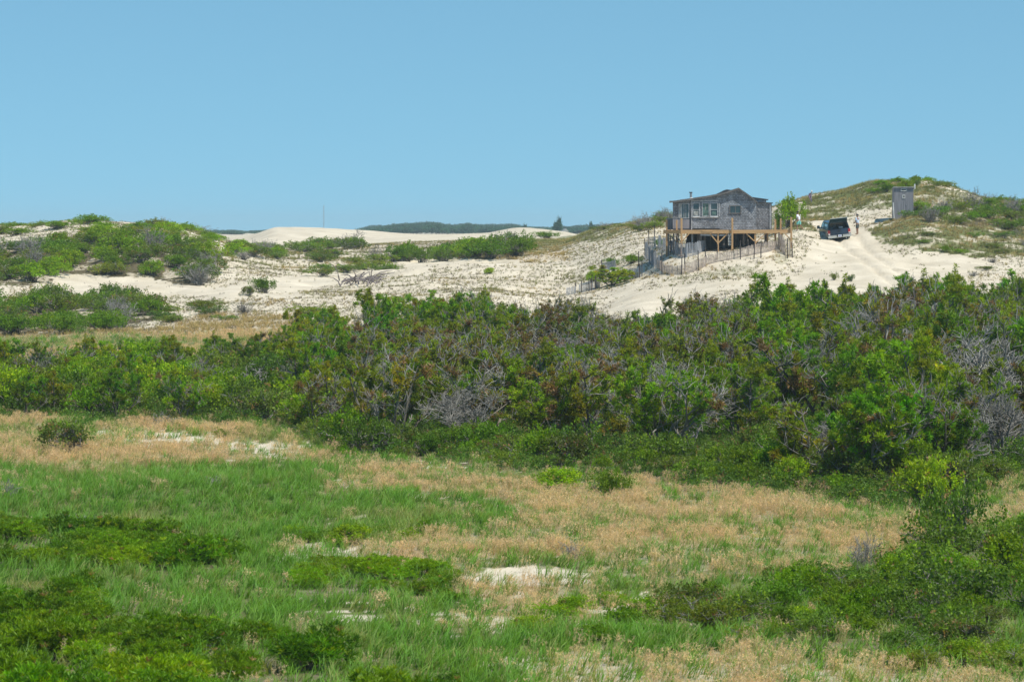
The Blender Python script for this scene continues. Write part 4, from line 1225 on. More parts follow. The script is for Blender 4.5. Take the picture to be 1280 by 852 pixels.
def make_twigs(seed, n=26, h=1.0, col=GREY, spread=.9):
    """dead grey shrub, unit radius"""
    R = np.random.RandomState(seed); segs = []
    for k in range(n):
        a = R.uniform(0, 6.2832); d = np.array([math.cos(a)*R.uniform(.1, spread), math.sin(a)*R.uniform(.1, spread), R.uniform(.5, 1)])
        d /= np.linalg.norm(d); L = h * R.uniform(.6, 1.1)
        pts, dl = curve_branch([R.uniform(-.15, .15), R.uniform(-.15, .15), -.05], d, L, R, 5, .2, .2)
        c = col * R.uniform(.6, 1.3); segs.append((pts, np.linspace(.022, .008, 5), c))
        for z in range(7):
            i = R.randint(1, 5); dd = dl*.6 + rnd_dirs(1, R)[0]*.8; dd[2] += .2; dd /= np.linalg.norm(dd)
            tp, td = curve_branch(pts[i], dd, L*R.uniform(.2, .45), R, 4, .2, .3)
            segs.append((tp, np.linspace(.011, .005, 4), c*1.1))
            for y in range(3):
                dd = td + rnd_dirs(1, R)[0]*.8; dd /= np.linalg.norm(dd)
                t3, _ = curve_branch(tp[R.randint(1, 4)], dd, L*R.uniform(.08, .2), R, 3, .1, .2)
                segs.append((t3, [.007, .006, .004], c*1.2))
    V, Fc, C = tubes_np(segs, 3)
    return np_mesh('branches', V, Fc, [M_wood], cols=C)

def make_tuft(seed, blades=16, h=.5, w=.010, base=(.07,.10,.03), tipc=(.12,.17,.05), base2=(.30,.22,.11), tip2=(.42,.32,.17), r=.10, lean=.45, seed_heads=0, shc=(.45,.33,.20)):
    R = np.random.RandomState(seed)
    V, Fc, C, C2 = [], [], [], []; o = 0
    for k in range(blades):
        a = R.uniform(0, 6.2832); q = r*math.sqrt(R.uniform()); p = np.array([q*math.cos(a), q*math.sin(a), -.03])
        b = R.uniform(0, 6.2832); ln = lean*R.uniform(.2, 1); d = np.array([math.cos(b)*ln, math.sin(b)*ln, 1.]); d /= np.linalg.norm(d)
        H_ = h*R.uniform(.6, 1.15); c = b + 1.57 + R.uniform(-.6, .6); s = np.array([math.cos(c), math.sin(c), 0])
        p1 = p + d*H_*.5; dr = np.array([math.cos(b), math.sin(b), 0.])
        p2 = p1 + d*H_*.38 + dr*H_*.14*(1+lean); p2[2] -= H_*.03
        hw = w*R.uniform(.7, 1.2)*.5
        V += [p-s*hw, p+s*hw, p1+s*hw*.9, p1-s*hw*.9, p2]; 
        Fc.append(([o, o+1, o+2, o+3], [o+3, o+2, o+4])); o += 5
        f = R.uniform(.8, 1.2)
        for T, (x, y) in ((C, (base, tipc)), (C2, (base2, tip2))):
            x = np.array(x); y = np.array(y); T += [x*f, x*f, (x+y)/2*f, (x+y)/2*f, y*f]
    q4 = [f[0] for f in Fc]; t3 = [f[1] for f in Fc]
    for k in range(seed_heads):
        a = R.uniform(0, 6.2832); q = r*1.3*math.sqrt(R.uniform()); ln = lean*.8*R.uniform(.2, 1); b = R.uniform(0, 6.2832)
        d = np.array([math.cos(b)*ln, math.sin(b)*ln, 1.]); d /= np.linalg.norm(d); p = np.array([q*math.cos(a), q*math.sin(a), 0])
        H_ = h*R.uniform(.95, 1.4); top = p + d*H_; c = R.uniform(0, 6.28); s = np.array([math.cos(c), math.sin(c), 0])*.003
        V += [p-s, p+s, top+s*.7, top-s*.7]; q4.append([o, o+1, o+2, o+3]); o += 4
        sc_ = np.array(shc)*R.uniform(.8, 1.2)
        C += [sc_*.7]*4; C2 += [sc_*.7]*4
        for z in range(7):
            m_ = p + d*H_*R.uniform(.68, 1.0); dd = rnd_dirs(1, R)[0]; dd[2] = abs(dd[2])*.8+.3; e = m_ + dd*.06*R.uniform(.5, 1.2)
            ss = np.cross(dd, rnd_dirs(1, R)[0])*.009
            V += [m_-ss*.3, m_+ss, e]; t3.append([o, o+1, o+2]); o += 3
            C += [sc_]*3; C2 += [sc_]*3
    return np_mesh('grass_tuft', np.array(V), [np.array(q4), np.array(t3)], [M_grass], cols=np.array(C), cols2=np.array(C2))

# ------------------------------------------------------------------ geometry-node scatter for uncountable grass
def scatter(name, label, cat, meshes, pts, rot, scl, tone, var):
    me = bpy.data.meshes.new(name); me.vertices.add(len(pts)); me.vertices.foreach_set('co', np.asarray(pts, np.float32).ravel())
    for nm, ty, arr in (('rot', 'FLOAT_VECTOR', rot), ('scl', 'FLOAT_VECTOR', scl), ('tone', 'FLOAT', tone), ('variant', 'INT', var)):
        a = me.attributes.new(nm, ty, 'POINT')
        a.data.foreach_set('vector' if ty == 'FLOAT_VECTOR' else 'value', np.asarray(arr, np.int32 if ty == 'INT' else np.float32).ravel())
    o = bpy.data.objects.new(name, me); COL.objects.link(o)
    co = bpy.data.collections.new(name + '_variants')
    for i, m in enumerate(meshes):
        co.objects.link(bpy.data.objects.new('%s_tuft_%02d' % (name, i), m))
    ng = bpy.data.node_groups.new(name, 'GeometryNodeTree')
    ng.interface.new_socket('Geometry', in_out='INPUT', socket_type='NodeSocketGeometry')
    ng.interface.new_socket('Geometry', in_out='OUTPUT', socket_type='NodeSocketGeometry')
    n = ng.nodes; L = ng.links
    gi = n.new('NodeGroupInput'); go = n.new('NodeGroupOutput'); mp = n.new('GeometryNodeMeshToPoints')
    ip = n.new('GeometryNodeInstanceOnPoints'); ci = n.new('GeometryNodeCollectionInfo')
    ci.inputs['Collection'].default_value = co; ci.inputs['Separate Children'].default_value = True; ci.inputs['Reset Children'].default_value = True
    def at(nm, ty):
        a = n.new('GeometryNodeInputNamedAttribute'); a.data_type = ty; a.inputs['Name'].default_value = nm; return a.outputs['Attribute']
    L.new(gi.outputs[0], mp.inputs['Mesh']); L.new(mp.outputs[0], ip.inputs['Points']); L.new(ci.outputs[0], ip.inputs['Instance'])
    ip.inputs['Pick Instance'].default_value = True
    L.new(at('variant', 'INT'), ip.inputs['Instance Index'])
    er = n.new('FunctionNodeEulerToRotation'); L.new(at('rot', 'FLOAT_VECTOR'), er.inputs[0]); L.new(er.outputs[0], ip.inputs['Rotation'])
    L.new(at('scl', 'FLOAT_VECTOR'), ip.inputs['Scale'])
    L.new(ip.outputs[0], go.inputs[0])
    md = o.modifiers.new('scatter', 'NODES'); md.node_group = ng
    tag(o, label, cat, kind='stuff')
    return o

def rand_area(n, d0, d1, p0=-150, p1=1430, R=RS):
    """uniform over ground area"""
    y = np.sqrt(R.uniform(d0*d0, d1*d1, n)); px = R.uniform(p0, p1, n)
    return (px-640)*y/F, y
def inst(x, y, R, s0, s1, tilt=.12):
    z = HZ(x, y) - .01; n = len(x)
    s = R.uniform(s0, s1, n)
    return np.stack([x, y, z], 1), np.stack([R.normal(size=n)*tilt, R.normal(size=n)*tilt, R.uniform(0, 6.28, n)], 1), np.stack([s*R.uniform(.85,1.2,n), s*R.uniform(.85,1.2,n), s], 1)

# green beach grass of the meadow
def grass_fields():
    R = np.random.RandomState(3)
    gm = [make_tuft(100+k, 18, .54, .014, (.085,.175,.030), (.22,.41,.085), (.22,.20,.08), (.55,.47,.25), .13, .55) for k in range(5)]
    x, y = rand_area(72000, 42, 203); g, t, l, u, px, row = cover(x, y)
    keep = R.uniform(size=len(x)) < g * .9
    x, y, px, row = x[keep], y[keep], px[keep], row[keep]
    p, r, s = inst(x, y, R, .75, 1.3)
    wl = .16 + .30*fbm(x/5, y/5, 73); r[:, 0] += wl*np.sin(r[:, 2]); r[:, 1] += wl*np.cos(r[:, 2])
    s[:, 2] *= np.clip(.75 + .6*(fbm(x/3, y/3, 71)-.4), .6, 1.3)
    tone = np.clip((fbm(x/3.5, y/6, 61)-.58)*3.0, 0, .7) + (R.uniform(size=len(x)) < .10)*.5
    scatter('beach_grass', 'green beach grass covering the damp meadow', 'grass', gm, p, r, s, tone, R.randint(0, 5, len(x)))
    tm = [make_tuft(200+k, 11, .32, .010, (.38,.30,.16), (.66,.53,.33), (.22,.25,.09), (.44,.44,.20), .13, .6, seed_heads=14, shc=(.82,.65,.45)) for k in range(5)]
    x, y = rand_area(86000, 42, 203); g, t, l, u, px, row = cover(x, y)
    keep = R.uniform(size=len(x)) < np.clip(t, 0, 1)*.95
    x, y = x[keep], y[keep]
    p, r, s = inst(x, y, R, .75, 1.25)
    wl = .10 + .30*fbm(x/4, y/4, 74); r[:, 0] += wl*np.sin(r[:, 2]); r[:, 1] += wl*np.cos(r[:, 2])
    s *= np.clip(.62 + 1.0*(fbm(x/1.3, y/1.3, 75, 3)-.28), .6, 1.45)[:, None]
    tone = np.clip((fbm(x/2.5, y/4, 66)-.50)*3, 0, .8)
    scatter('dry_grass', 'dry straw coloured seeding grass across the meadow', 'grass', tm, p, r, s, tone, R.randint(0, 5, len(x)))
    # dune grass tufts
    dm = [make_tuft(300+k, 13, .42, .022, (.12,.125,.055), (.29,.31,.13), (.30,.23,.12), (.60,.47,.27), .14, .7) for k in range(5)]
    x, y = rand_area(190000, 203, 430, -80, 1360); g, t, l, u, px, row = cover(x, y)
    pr = np.maximum(np.maximum(g*.62, t*.5), u*.55) * np.where(l > .5, .5, 1)
    keep = R.uniform(size=len(x)) < pr
    x, y, g, t, px, row, u = x[keep], y[keep], g[keep], t[keep], px[keep], row[keep], u[keep]
    p, r, s = inst(x, y, R, .5, 1.15, .2)
    s *= np.where((g < .2) & (t < .2), .72, 1.05)[:, None]
    tone = np.where(t > g, .85, np.clip((fbm(x/3, y/5, 88)-.46)*3.5, 0, 1))
    tone = np.clip(tone + R.normal(size=len(x))*.15, 0, 1)
    scatter('dune_grass', 'sparse tufts of grass scattered over the dunes', 'grass', dm, p, r, s, tone, R.randint(0, 5, len(x)))
    # dead litter and grey stubble on the sand
    sm = [make_tuft(400+k, 9, .17, .028, (.06,.045,.03), (.12,.095,.06), (.16,.14,.11), (.24,.21,.17), .16, 1.6) for k in range(4)]
    x, y = rand_area(120000, 203, 430, -80, 1360); g, t, l, u, px, row = cover(x, y)
    keep = R.uniform(size=len(x)) < np.where(l > .5, .9, u*1.5)
    x, y = x[keep], y[keep]; p, r, s = inst(x, y, R, .6, 1.5, .3)
    scatter('beach_wrack', 'dead stubble and twig litter on the sand', 'litter', sm, p, r, s, R.uniform(0, 1, len(x)), R.randint(0, 4, len(x)))
    # knee-high undergrowth beneath the thicket
    um = [make_bush(900+k, (.08,.15,.035), 5, 46, .085, 9, .5, stems=8, grey=.3)[0] for k in range(3)]
    x, y = rand_area(5800, 92, 206, -150, 1430); g, t, l, u, px, row = cover(x, y)
    keep = (l > .5) & (row < 640); x, y = x[keep], y[keep]
    p, r, s = inst(x, y, R, .55, 1.1, .1)
    scatter('undergrowth', 'low green undergrowth below the pines of the thicket', 'undergrowth', um, p, r, s, R.uniform(0, 1, len(x)), R.randint(0, 3, len(x)))
grass_fields()

# ================================================================== naming places so that every label singles out one thing
MARKS = [(-999,''),(25,'at the far left edge'),(62,'near the left edge'),(120,'in line with the loose meadow bush'),
 (165,'in line with the left dune top'),(210,'just right of the left dune top'),(255,'in line with the left dune tail'),
 (300,'in line with the skyline dip'),(345,'below the bare dune left end'),(385,'below the bare dune crest'),
 (425,'in line with the radio mast'),(465,'in line with the driftwood'),(520,'below the shrub bank left part'),(575,'below the shrub bank middle'),
 (630,'below the shrub bank right end'),(675,'below the small far bare dune'),(720,'below the tall far tree'),(780,'in line with the bent pine'),
 (830,'below the sand fence left end'),(862,'in line with the shack door'),(900,'in line with the shack windows'),(945,'in line with the shack gable'),
 (972,'in line with the shack annex'),(1006,'below the tree beside the shack'),(1030,'in line with the flagpole'),(1068,'in line with the pickup'),
 (1105,'just right of the pickup line'),(1150,'in line with the outhouse'),(1195,'just right of the outhouse line'),(1240,'near the right edge'),(9999,'at the far right edge')]
def mark(px):
    for k in range(1, len(MARKS)):
        if px < MARKS[k][0]: return MARKS[k][1] if k > 0 else ''
    return MARKS[-1][1]
ORD = ['nearest'] + [w + '-nearest' for w in 'second third fourth fifth sixth seventh eighth ninth tenth eleventh twelfth thirteenth fourteenth fifteenth sixteenth seventeenth eighteenth nineteenth twentieth'.split()]
PLANTS = []        # (root, look, region, px)
def plant(kind, label_look, cat, region, group, loc, sx, sz, rz, meshes, partnames):
    """one plant: an Empty at its foot with its parts, or a single mesh when it has one part"""
    if len(meshes) == 1:
        o = bpy.data.objects.new(kind, meshes[0]); COL.objects.link(o)
    else:
        o = bpy.data.objects.new(kind, None); COL.objects.link(o); o.empty_display_size = .2
        for m, pn in zip(meshes, partnames):
            c = bpy.data.objects.new(pn, m); COL.objects.link(c); c.parent = o
    o.location = loc; o.rotation_euler = (0, 0, rz); o.scale = (sx, sx, sz)
    o['category'] = cat; o['group'] = group
    px = 640 + loc[0]*F/loc[1]
    PLANTS.append((o, label_look, region, px, loc[1]))
    return o
def fixed(o, label):
    for i, q in enumerate(PLANTS):
        if q[0] is o: PLANTS.pop(i); break
    o['label'] = label
    if 'group' in o: del o['group']
    return o
def label_all():
    from collections import defaultdict
    b = defaultdict(list)
    for o, look, reg, px, D in PLANTS: b[(look, reg, mark(px))].append((D, o, look))
    for (h, reg, mk), L in b.items():
        L.sort(key=lambda q: q[0])
        for i, (D, o, look) in enumerate(L):
            od = '' if len(L) == 1 else (ORD[i] + ' ' if i < len(ORD) - 1 else ORD[-1] + ' ')
            if len(L) > 1 and i == len(L)-1: od = 'farthest '
            t = '%s%s %s, %s' % (od, look, reg, mk)
            o['label'] = t

def area_pts(poly, spacing, R, d0=50, d1=420, tries=9000, jitter=1.0, by_row=True, p0=-70, p1=1350):
    """poisson-like points on the ground inside an image polygon of ground rows"""
    x, y = rand_area(tries, d0, d1, p0, p1, R)
    z = HZ(x, y); px = 640 + x*F/y; row = HOR - (z-EYE)*F/y
    m = inpoly(px, row, poly); x, y, z = x[m], y[m], z[m]
    out = []; cell = {}
    for i in range(len(x)):
        s = spacing if not callable(spacing) else spacing(x[i], y[i])
        c = (int(x[i]//s), int(y[i]//s)); ok = True
        for a in (-1, 0, 1):
            for b in (-1, 0, 1):
                for q in cell.get((c[0]+a, c[1]+b), ()):
                    if (q[0]-x[i])**2 + (q[1]-y[i])**2 < s*s: ok = False; break
                if not ok: break
            if not ok: break
        if ok:
            cell.setdefault(c, []).append((x[i], y[i])); out.append((x[i], y[i], z[i]))
    return out

# ------------------------------------------------------------------ the pine thicket
PINE = []
specs = [dict(brown=.03, bare=.25), dict(brown=.04, bare=.25, green=(.155,.305,.028)), dict(brown=.04, bare=.18, green=(.26,.37,.022)), dict(brown=.10, bare=.45, green=(.19,.27,.03)),
         dict(brown=.2, bare=.7, green=(.19,.235,.04), dens=.8), dict(brown=.08, bare=.35, spread=1.25, green=(.16,.28,.028)), dict(brown=.02, bare=.15, green=(.14,.275,.026), spread=.9)]
for i, s in enumerate(specs): s['dens'] = s.get('dens', 1.15)*1.25; PINE.append(make_pine(500+i, ntw=9, **s))
DEADT = [make_pine(560+i, dead=True, hgt=3.1) for i in range(3)]
LB = [make_bush(600, (.125,.22,.028)), make_bush(601, (.155,.27,.028), tip=(.29,.39,.045)), make_bush(602, (.10,.175,.03), grey=.4),
      make_bush(603, (.15,.19,.033), lobes=11, height=.7, grey=.35, brown=.04), make_bush(604, (.18,.30,.025), tip=(.34,.44,.045), clumps=280), make_bush(605, (.12,.16,.04), grey=.6, openness=.42, brown=.05)]
HB = [make_bush(620+k, (.10,.22,.012) if k % 2 else (.17,.30,.015), lobes=9, clumps=620, size=.058, nleaf=11, height=.75, needle=True, stems=12, grey=.1, tip=(.25,.33,.03)) for k in range(4)]
GT = [make_twigs(640+k) for k in range(3)]
LOOKB = ['mid green shrub', 'fresh green shrub', 'dark green shrub', 'olive green shrub', 'bright green shrub', 'half bare shrub']
LOOKP = ['green pine', 'deep green pine', 'yellow green pine', 'rusty green pine', 'browning bare pine', 'wide green pine', 'dense dark pine']
def thicket():
    R = np.random.RandomState(77)
    front = lambda px: np.interp(px, [-80, 380, 430, 560, 660, 780, 900, 1000, 1130, 1200, 1290, 1430], [131, 127, 117, 114.5, 113, 108, 105, 103, 97, 99, 108, 109])
    back = lambda px: np.interp(px, [360, 420, 500, 700, 790, 830, 870, 1400], [190, 196, 203, 206, 199, 197, 204, 207])
    x, y = rand_area(32000, 95, 208, 375, 1425, R)
    px = 640 + x*F/y
    m = (y > front(px)) & (y < back(px)); x, y, px = x[m], y[m], px[m]
    out = []
    for i in range(len(x)):
        s = 3.05 + .35*math.sin(x[i]*.7)
        if all((q[0]-x[i])**2 + (q[1]-y[i])**2 > s*s for q in out): out.append((x[i], y[i], px[i]))
    blobs = [(620,470,120,60),(700,430,60,40),(1230,480,60,60),(860,440,50,45),(1080,440,70,28),(780,470,90,45),(480,460,50,30),(1030,545,40,25)]
    npine = 0; deadp = []
    for (x_, y_, p_) in sorted(out, key=lambda q: q[1]):
        z = float(HZ(x_, y_)); row = HOR - (z-EYE)*F/y_; crow = row - 2.0*F/y_
        grey = sum(math.exp(-((p_-a)/c)**2 - ((crow-b)/d)**2) for a, b, c, d in blobs)
        ds = y_ - front(p_)
        right = p_ > 880
        s = R.uniform(.82, 1.15)
        if right: s *= 1.0 + (.16 + .14*(p_ > 990))*min(1, (y_-front(p_))/60)
        if p_ < 470: s *= .8
        if 760 < p_ < 850 and y_ > 175: s *= .78
        if y_ > 192 and p_ < 860: s *= .9
        u = R.uniform()
        if grey > .35 and u < .5 * min(1, grey) and ds > 3 and all((q[0]-x_)**2+(q[1]-y_)**2 > 17 for q in deadp):
            deadp.append((x_, y_))
            k = R.randint(3)
            plant('dead_tree', 'bare silvery tree', 'dead tree', 'in the thicket', 'dead grey trees in the pine thicket', (x_, y_, z), s, s*R.uniform(.8, 1.0), R.uniform(0, 6.28), DEADT[k][:1], ['trunk'])
        elif ds < 5 and u < .6 or (p_ > 870 and p_ < 1060 and ds < 12 and u < .8):
            k = [0, 1, 2, 3, 5, 0, 4, 1, 3][R.randint(9)]
            b_ = R.uniform(.9, 1.7)
            plant('leafy_shrub', LOOKB[k], 'shrub', 'edging the thicket', 'leafy shrubs edging the pine thicket', (x_, y_, z), b_, b_*R.uniform(.9, 1.2), R.uniform(0, 6.28), LB[k], ['foliage', 'stems'])
        else:
            if grey > .3: k = [3, 4, 4, 5, 0, 3][R.randint(6)]
            elif right: k = [0, 1, 2, 6, 6, 5, 1, 3, 0][R.randint(9)]
            else: k = [0, 1, 2, 2, 3, 5, 4, 6][R.randint(8)]
            npine += 1
            plant('scrub_pine', LOOKP[k], 'pine tree', 'in the thicket', 'scrub pines of the thicket', (x_, y_, z), s, s*R.uniform(.85, 1.1), R.uniform(0, 6.28), PINE[k], ['trunk', 'crown'])
    # skirt of bushes hiding the feet of the first trees
    for i in range(86):
        if R.uniform() < .22: continue
        p_ = 385 + i*11.8 + R.uniform(-9, 9); y_ = front(p_) - R.uniform(-3.0, 3.8)*R.uniform(); x_ = (p_-640)*y_/F
        k = [0, 1, 2, 3, 5, 5, 3, 4, 1][R.randint(9)]; b_ = R.uniform(.5, 1.4)
        plant('edge_shrub', LOOKB[k], 'shrub', 'skirting the thicket', 'low shrubs skirting the pine thicket', (x_, y_, float(HZ(x_, y_))-.05), b_, b_*R.uniform(.6, 1.35), R.uniform(0, 6.28), LB[k], ['foliage', 'stems'])
    # left part: lower mixed leafy thicket
    pts = area_pts([(-90,468),(0,468),(250,462),(330,452),(385,440),(400,455),(400,540),(360,530),(120,526),(0,522),(-90,518)], 2.15, R, 120, 205, 12000)
    for (x_, y_, z) in pts:
        u = R.uniform(); p_ = 640 + x_*F/y_
        if u < .66:
            k = [0, 1, 1, 2, 3, 4, 4, 5][R.randint(8)]; b_ = R.uniform(1.25, 2.0)
            plant('leafy_shrub', LOOKB[k], 'shrub', 'in the left thicket', 'leafy shrubs of the left thicket', (x_, y_, z), b_, b_*R.uniform(.85, 1.15), R.uniform(0, 6.28), LB[k], ['foliage', 'stems'])
        elif u < .94:
            k = [0, 2, 3, 6][R.randint(4)]; s = R.uniform(.5, .68)
            plant('scrub_pine', LOOKP[k], 'pine tree', 'in the left thicket', 'small pines of the left thicket', (x_, y_, z), s*1.05, s, R.uniform(0, 6.28), PINE[k], ['trunk', 'crown'])
        else:
            plant('dead_shrub', 'grey leafless shrub', 'dead shrub', 'in the left thicket', 'leafless shrubs of the left thicket', (x_, y_, z), 1.3, 1.5, R.uniform(0, 6.28), [GT[R.randint(3)]], ['branches'])
    return npine
NP = thicket()

def seen(x, y, ztop):
    """does the top of a plant clear the ground in front of it"""
    px = 640 + x*F/y; i, u = idx(PXG, np.array(px)); k = int(np.searchsorted(DG, y)) - 1
    R_ = (ROWG[i, :k]*(1-u) + ROWG[i+1, :k]*u)
    return HOR - (ztop - EYE)*F/y < R_.min() - 1.0
def mass(poly, sp, region, group, looks, ks, s0, s1, h0, h1, seed, d0=203, d1=420, dead=.1, kind='dune_shrub', tries=40000, p0=-70, p1=1350):
    R = np.random.RandomState(seed)
    for (x_, y_, z) in area_pts(poly, sp*1.6, R, d0, d1, tries, p0=-25, p1=1305):
        if not seen(x_, y_, z + s1*h1): continue
        s = R.uniform(s0, s1)*1.32
        h0_, h1_ = h0/1.2, h1/1.2
        if R.uniform() < dead*.7:
            plant('dead_shrub', 'grey leafless shrub', 'dead shrub', region, 'leafless grey shrubs ' + region, (x_, y_, z-.05), s*.8, s*h1*.8, R.uniform(0, 6.28), [GT[R.randint(3)]], ['branches'])
            continue
        k = ks[R.randint(len(ks))]
        plant(kind, looks[k], 'shrub', region, group, (x_, y_, z-.08), s, s*R.uniform(h0_, h1_), R.uniform(0, 6.28), LB[k], ['foliage', 'stems'])
ALLK = [0, 1, 2, 3, 4, 5]
mass([(-90,356),(40,352),(130,343),(215,350),(250,358),(268,345),(262,325),(235,310),(190,303),(120,300),(60,308),(-90,325)], 1.66, 'on the left dune', 'shrubs covering the left dune', LOOKB, [0,1,2,2,3,4,5,0], 1.2, 1.95, .7, 1.1, 1, dead=.12)
mass([(100,287),(205,284),(275,300),(250,318),(225,305),(190,292),(110,292)], 2.5, 'near the left crest', 'shrubs near the left dune crest', LOOKB, [0,1,3,4], 1.2, 1.8, .5, .7, 2, dead=.05)
mass([(-90,294),(90,281),(135,275),(95,290),(-90,300)], 3.6, 'on the left skyline', 'shrubs on the left skyline', LOOKB, [0,2,3,5], 1.2, 1.9, .45, .6, 3, d0=300, dead=.1)
mass([(-90,417),(128,418),(165,405),(200,398),(150,378),(90,374),(30,384),(-90,388)], 2.0, 'in the left belt', 'shrubs of the belt below the left dune', LOOKB, [0,2,2,3,5,1], 1.2, 1.8, .75, 1.1, 4, dead=.08)
mass([(205,405),(300,400),(310,388),(240,382),(195,392)], 2.4, 'on the grassy rise', 'shrubs on the grassy rise', LOOKB, [2,3,5], .8, 1.3, .5, .8, 5, dead=.45)
mass([(270,325),(345,330),(352,314),(300,308),(262,315)], 2.3, 'in the left hollow', 'shrubs in the hollow', LOOKB, [0,3,4,5], 1.0, 1.5, .6, .9, 6, dead=.25)
mass([(395,346),(480,342),(482,322),(400,320)], 3.0, 'in the middle hollow', 'shrubs of the middle hollow', LOOKB, [2,3,5], 1.1, 1.7, .5, .8, 7, dead=.3)
mass([(380,316),(450,314),(440,306),(375,308)], 4.2, 'under the bare dune', 'shrubs at the foot of the bare dune', LOOKB, [0,2,3], 1.5, 2.2, .6, .8, 8, dead=.1, d1=470)
mass([(490,330),(560,327),(650,321),(648,313),(560,317),(490,322)], 1.9, 'in the middle bank', 'shrubs of the middle bank', LOOKB, [0,0,1,2,4], 1.5, 2.0, .95, 1.25, 9, dead=.06)
mass([(1095,243),(1125,236),(1190,243),(1190,232),(1130,226),(1095,232)], 2.3, 'on the dune top', 'shrubs topping the outhouse dune', LOOKB, [0,1,3,5], .6, 1.15, .5, .95, 10, dead=.05)
mass([(1130,268),(1180,254),(1400,262),(1400,292),(1200,284),(1150,282)], 1.75, 'on the right dune', 'shrubs right of the outhouse', LOOKB, [0,0,1,2,3,5], .9, 1.5, .6, 1.0, 11, dead=.22)
mass([(1120,312),(1220,318),(1400,320),(1400,286),(1250,286),(1160,284),(1130,296)], 2.0, 'on the dune flank', 'scattered shrubs on the lower dune', LOOKB, [0,1,3,5,5,2], .6, 1.2, .4, .7, 12, dead=.35)
mass([(795,290),(838,284),(838,272),(815,272)], 2.2, 'beside the shack', 'shrubs left of the shack', LOOKB, [3,5,2], .9, 1.4, .6, .9, 13, dead=.4)
mass([(700,292),(790,285),(800,279),(740,283)], 4.0, 'on the sloping skyline', 'low shrubs on the sloping skyline', LOOKB, [0,3,5], .9, 1.4, .35, .5, 14, dead=.3)
mass([(1180,345),(1400,350),(1400,326),(1220,325)], 3.2, 'at the dune foot', 'small shrubs at the right dune foot', LOOKB, [2,5], .6, 1.0, .4, .7, 15, dead=.5)

# foreground mats and bushes
def mat_mass(poly, sp, region, group, s0, s1, h0, h1, seed, lib, looks, ks, kind, cat, d0=45, d1=110, tries=16000):
    R = np.random.RandomState(seed)
    for (x_, y_, z) in area_pts(poly, sp, R, d0, d1, tries, p0=-90, p1=1390):
        if fbm(x_/1.7, y_/2.6, 95, 2) < .36: continue
        s = R.uniform(s0, s1); k = ks[R.randint(len(ks))]
        plant(kind, looks[k], cat, region, group, (x_, y_, z-.04), s, s*R.uniform(h0, h1), R.uniform(0, 6.28), lib[k], ['foliage', 'stems'])
LOOKH = ['fresh olive bush', 'dark green bush', 'soft olive bush', 'deep green bush']
mat_mass([(-80,708),(60,712),(280,712),(270,694),(180,676),(80,664),(-80,650)], .92, 'in the left band', 'low heath bushes of the left band', .75, 1.1, .6, .85, 21, HB, LOOKH, [0,1,1,2,3], 'heath_bush', 'heath bush')
mat_mass([(370,752),(575,752),(545,716),(385,708)], .80, 'in the middle patch', 'low heath bushes of the middle patch', .55, .85, .5, .75, 22, HB, LOOKH, [0,0,1,2], 'heath_bush', 'heath bush')
mat_mass([(345,682),(450,684),(555,674),(545,664),(440,668),(350,672)], .85, 'amid the meadow', 'low bushes amid the meadow', .45, .62, .5, .8, 23, LB, LOOKB, [1,4,0], 'low_shrub', 'shrub')
mat_mass([(-80,1000),(-80,762),(110,745),(150,790),(330,800),(420,850),(560,880),(520,1000)], .98, 'at the bottom', 'heath bushes at the bottom left', .65, 1.15, .55, .9, 24, HB, LOOKH, [0,1,2,3], 'heath_bush', 'heath bush', d0=46)
mat_mass([(830,800),(960,825),(1130,840),(1400,850),(1400,735),(1190,720),(1110,726),(980,730),(880,745),(840,765)], 1.02, 'at the lower right', 'leafy bushes at the lower right', .55, .95, .6, 1.15, 25, LB, LOOKB, [0,1,1,2,3,4,5], 'low_shrub', 'shrub')
mat_mass([(1120,765),(1400,775),(1400,690),(1230,690),(1160,705)], 1.75, 'in the tall clump', 'tall leafy bushes by the right edge', .9, 1.35, .75, 1.05, 26, LB, LOOKB, [0,1,2,2,0], 'tall_shrub', 'shrub')
mat_mass([(600,800),(830,800),(850,765),(760,752),(660,770)], 1.15, 'by the sand patches', 'low bushes by the sand patches', .5, .85, .6, .8, 27, LB, LOOKB, [1,4], 'low_shrub', 'shrub')

# single plants one can point at
def one(kind, px, row, wpx, hpx, meshes, names, label, cat, rz=0., dmin=0):
    g = ground_at(px, row, dmin); sc = F/g.y
    s = wpx/2/sc; h = hpx/sc*1.05
    zmax = max(v.co.z for m in meshes for v in m.vertices)
    o = plant(kind, label, cat, '', '', (g.x, g.y, g.z-.05), s/ (1.0 if kind != 'scrub_pine' else 2.0), h/zmax, rz, meshes, names)
    return fixed(o, label)
one('tree', 987, 286, 58, 44, LB[1], ['crown','trunk'], 'round bright green small tree just right of the shack annex', 'tree', dmin=281)
one('tree', 974, 291, 22, 30, LB[0], ['crown','trunk'], 'smaller dark green leafy bush between the annex and the round tree', 'shrub', dmin=266)
one('bent_pine', 764, 357, 40, 26, PINE[2], ['trunk','crown'], 'bent little pine with dark trunk on the sand left of the fence', 'pine tree', dmin=225)
one('leafy_shrub', 741, 352, 26, 16, LB[4], ['foliage','stems'], 'round green bush at the sand edge just left of the bent little pine', 'shrub', dmin=225)
one('leafy_shrub', 765, 334, 28, 14, LB[0], ['foliage','stems'], 'green bush behind the half buried fence panel', 'shrub', dmin=225)
one('leafy_shrub', 790, 329, 42, 13, LB[1], ['foliage','stems'], 'low green bush running up the slope towards the deck', 'shrub', dmin=225)
one('leafy_shrub', 824, 308, 22, 12, LB[1], ['foliage','stems'], 'small green bush beneath the left end of the deck', 'shrub', dmin=225)
one('seedling', 1043, 350, 14, 12, LB[3], ['foliage','stems'], 'left of two dark seedlings alone on the sand below the pickup', 'seedling', dmin=210)
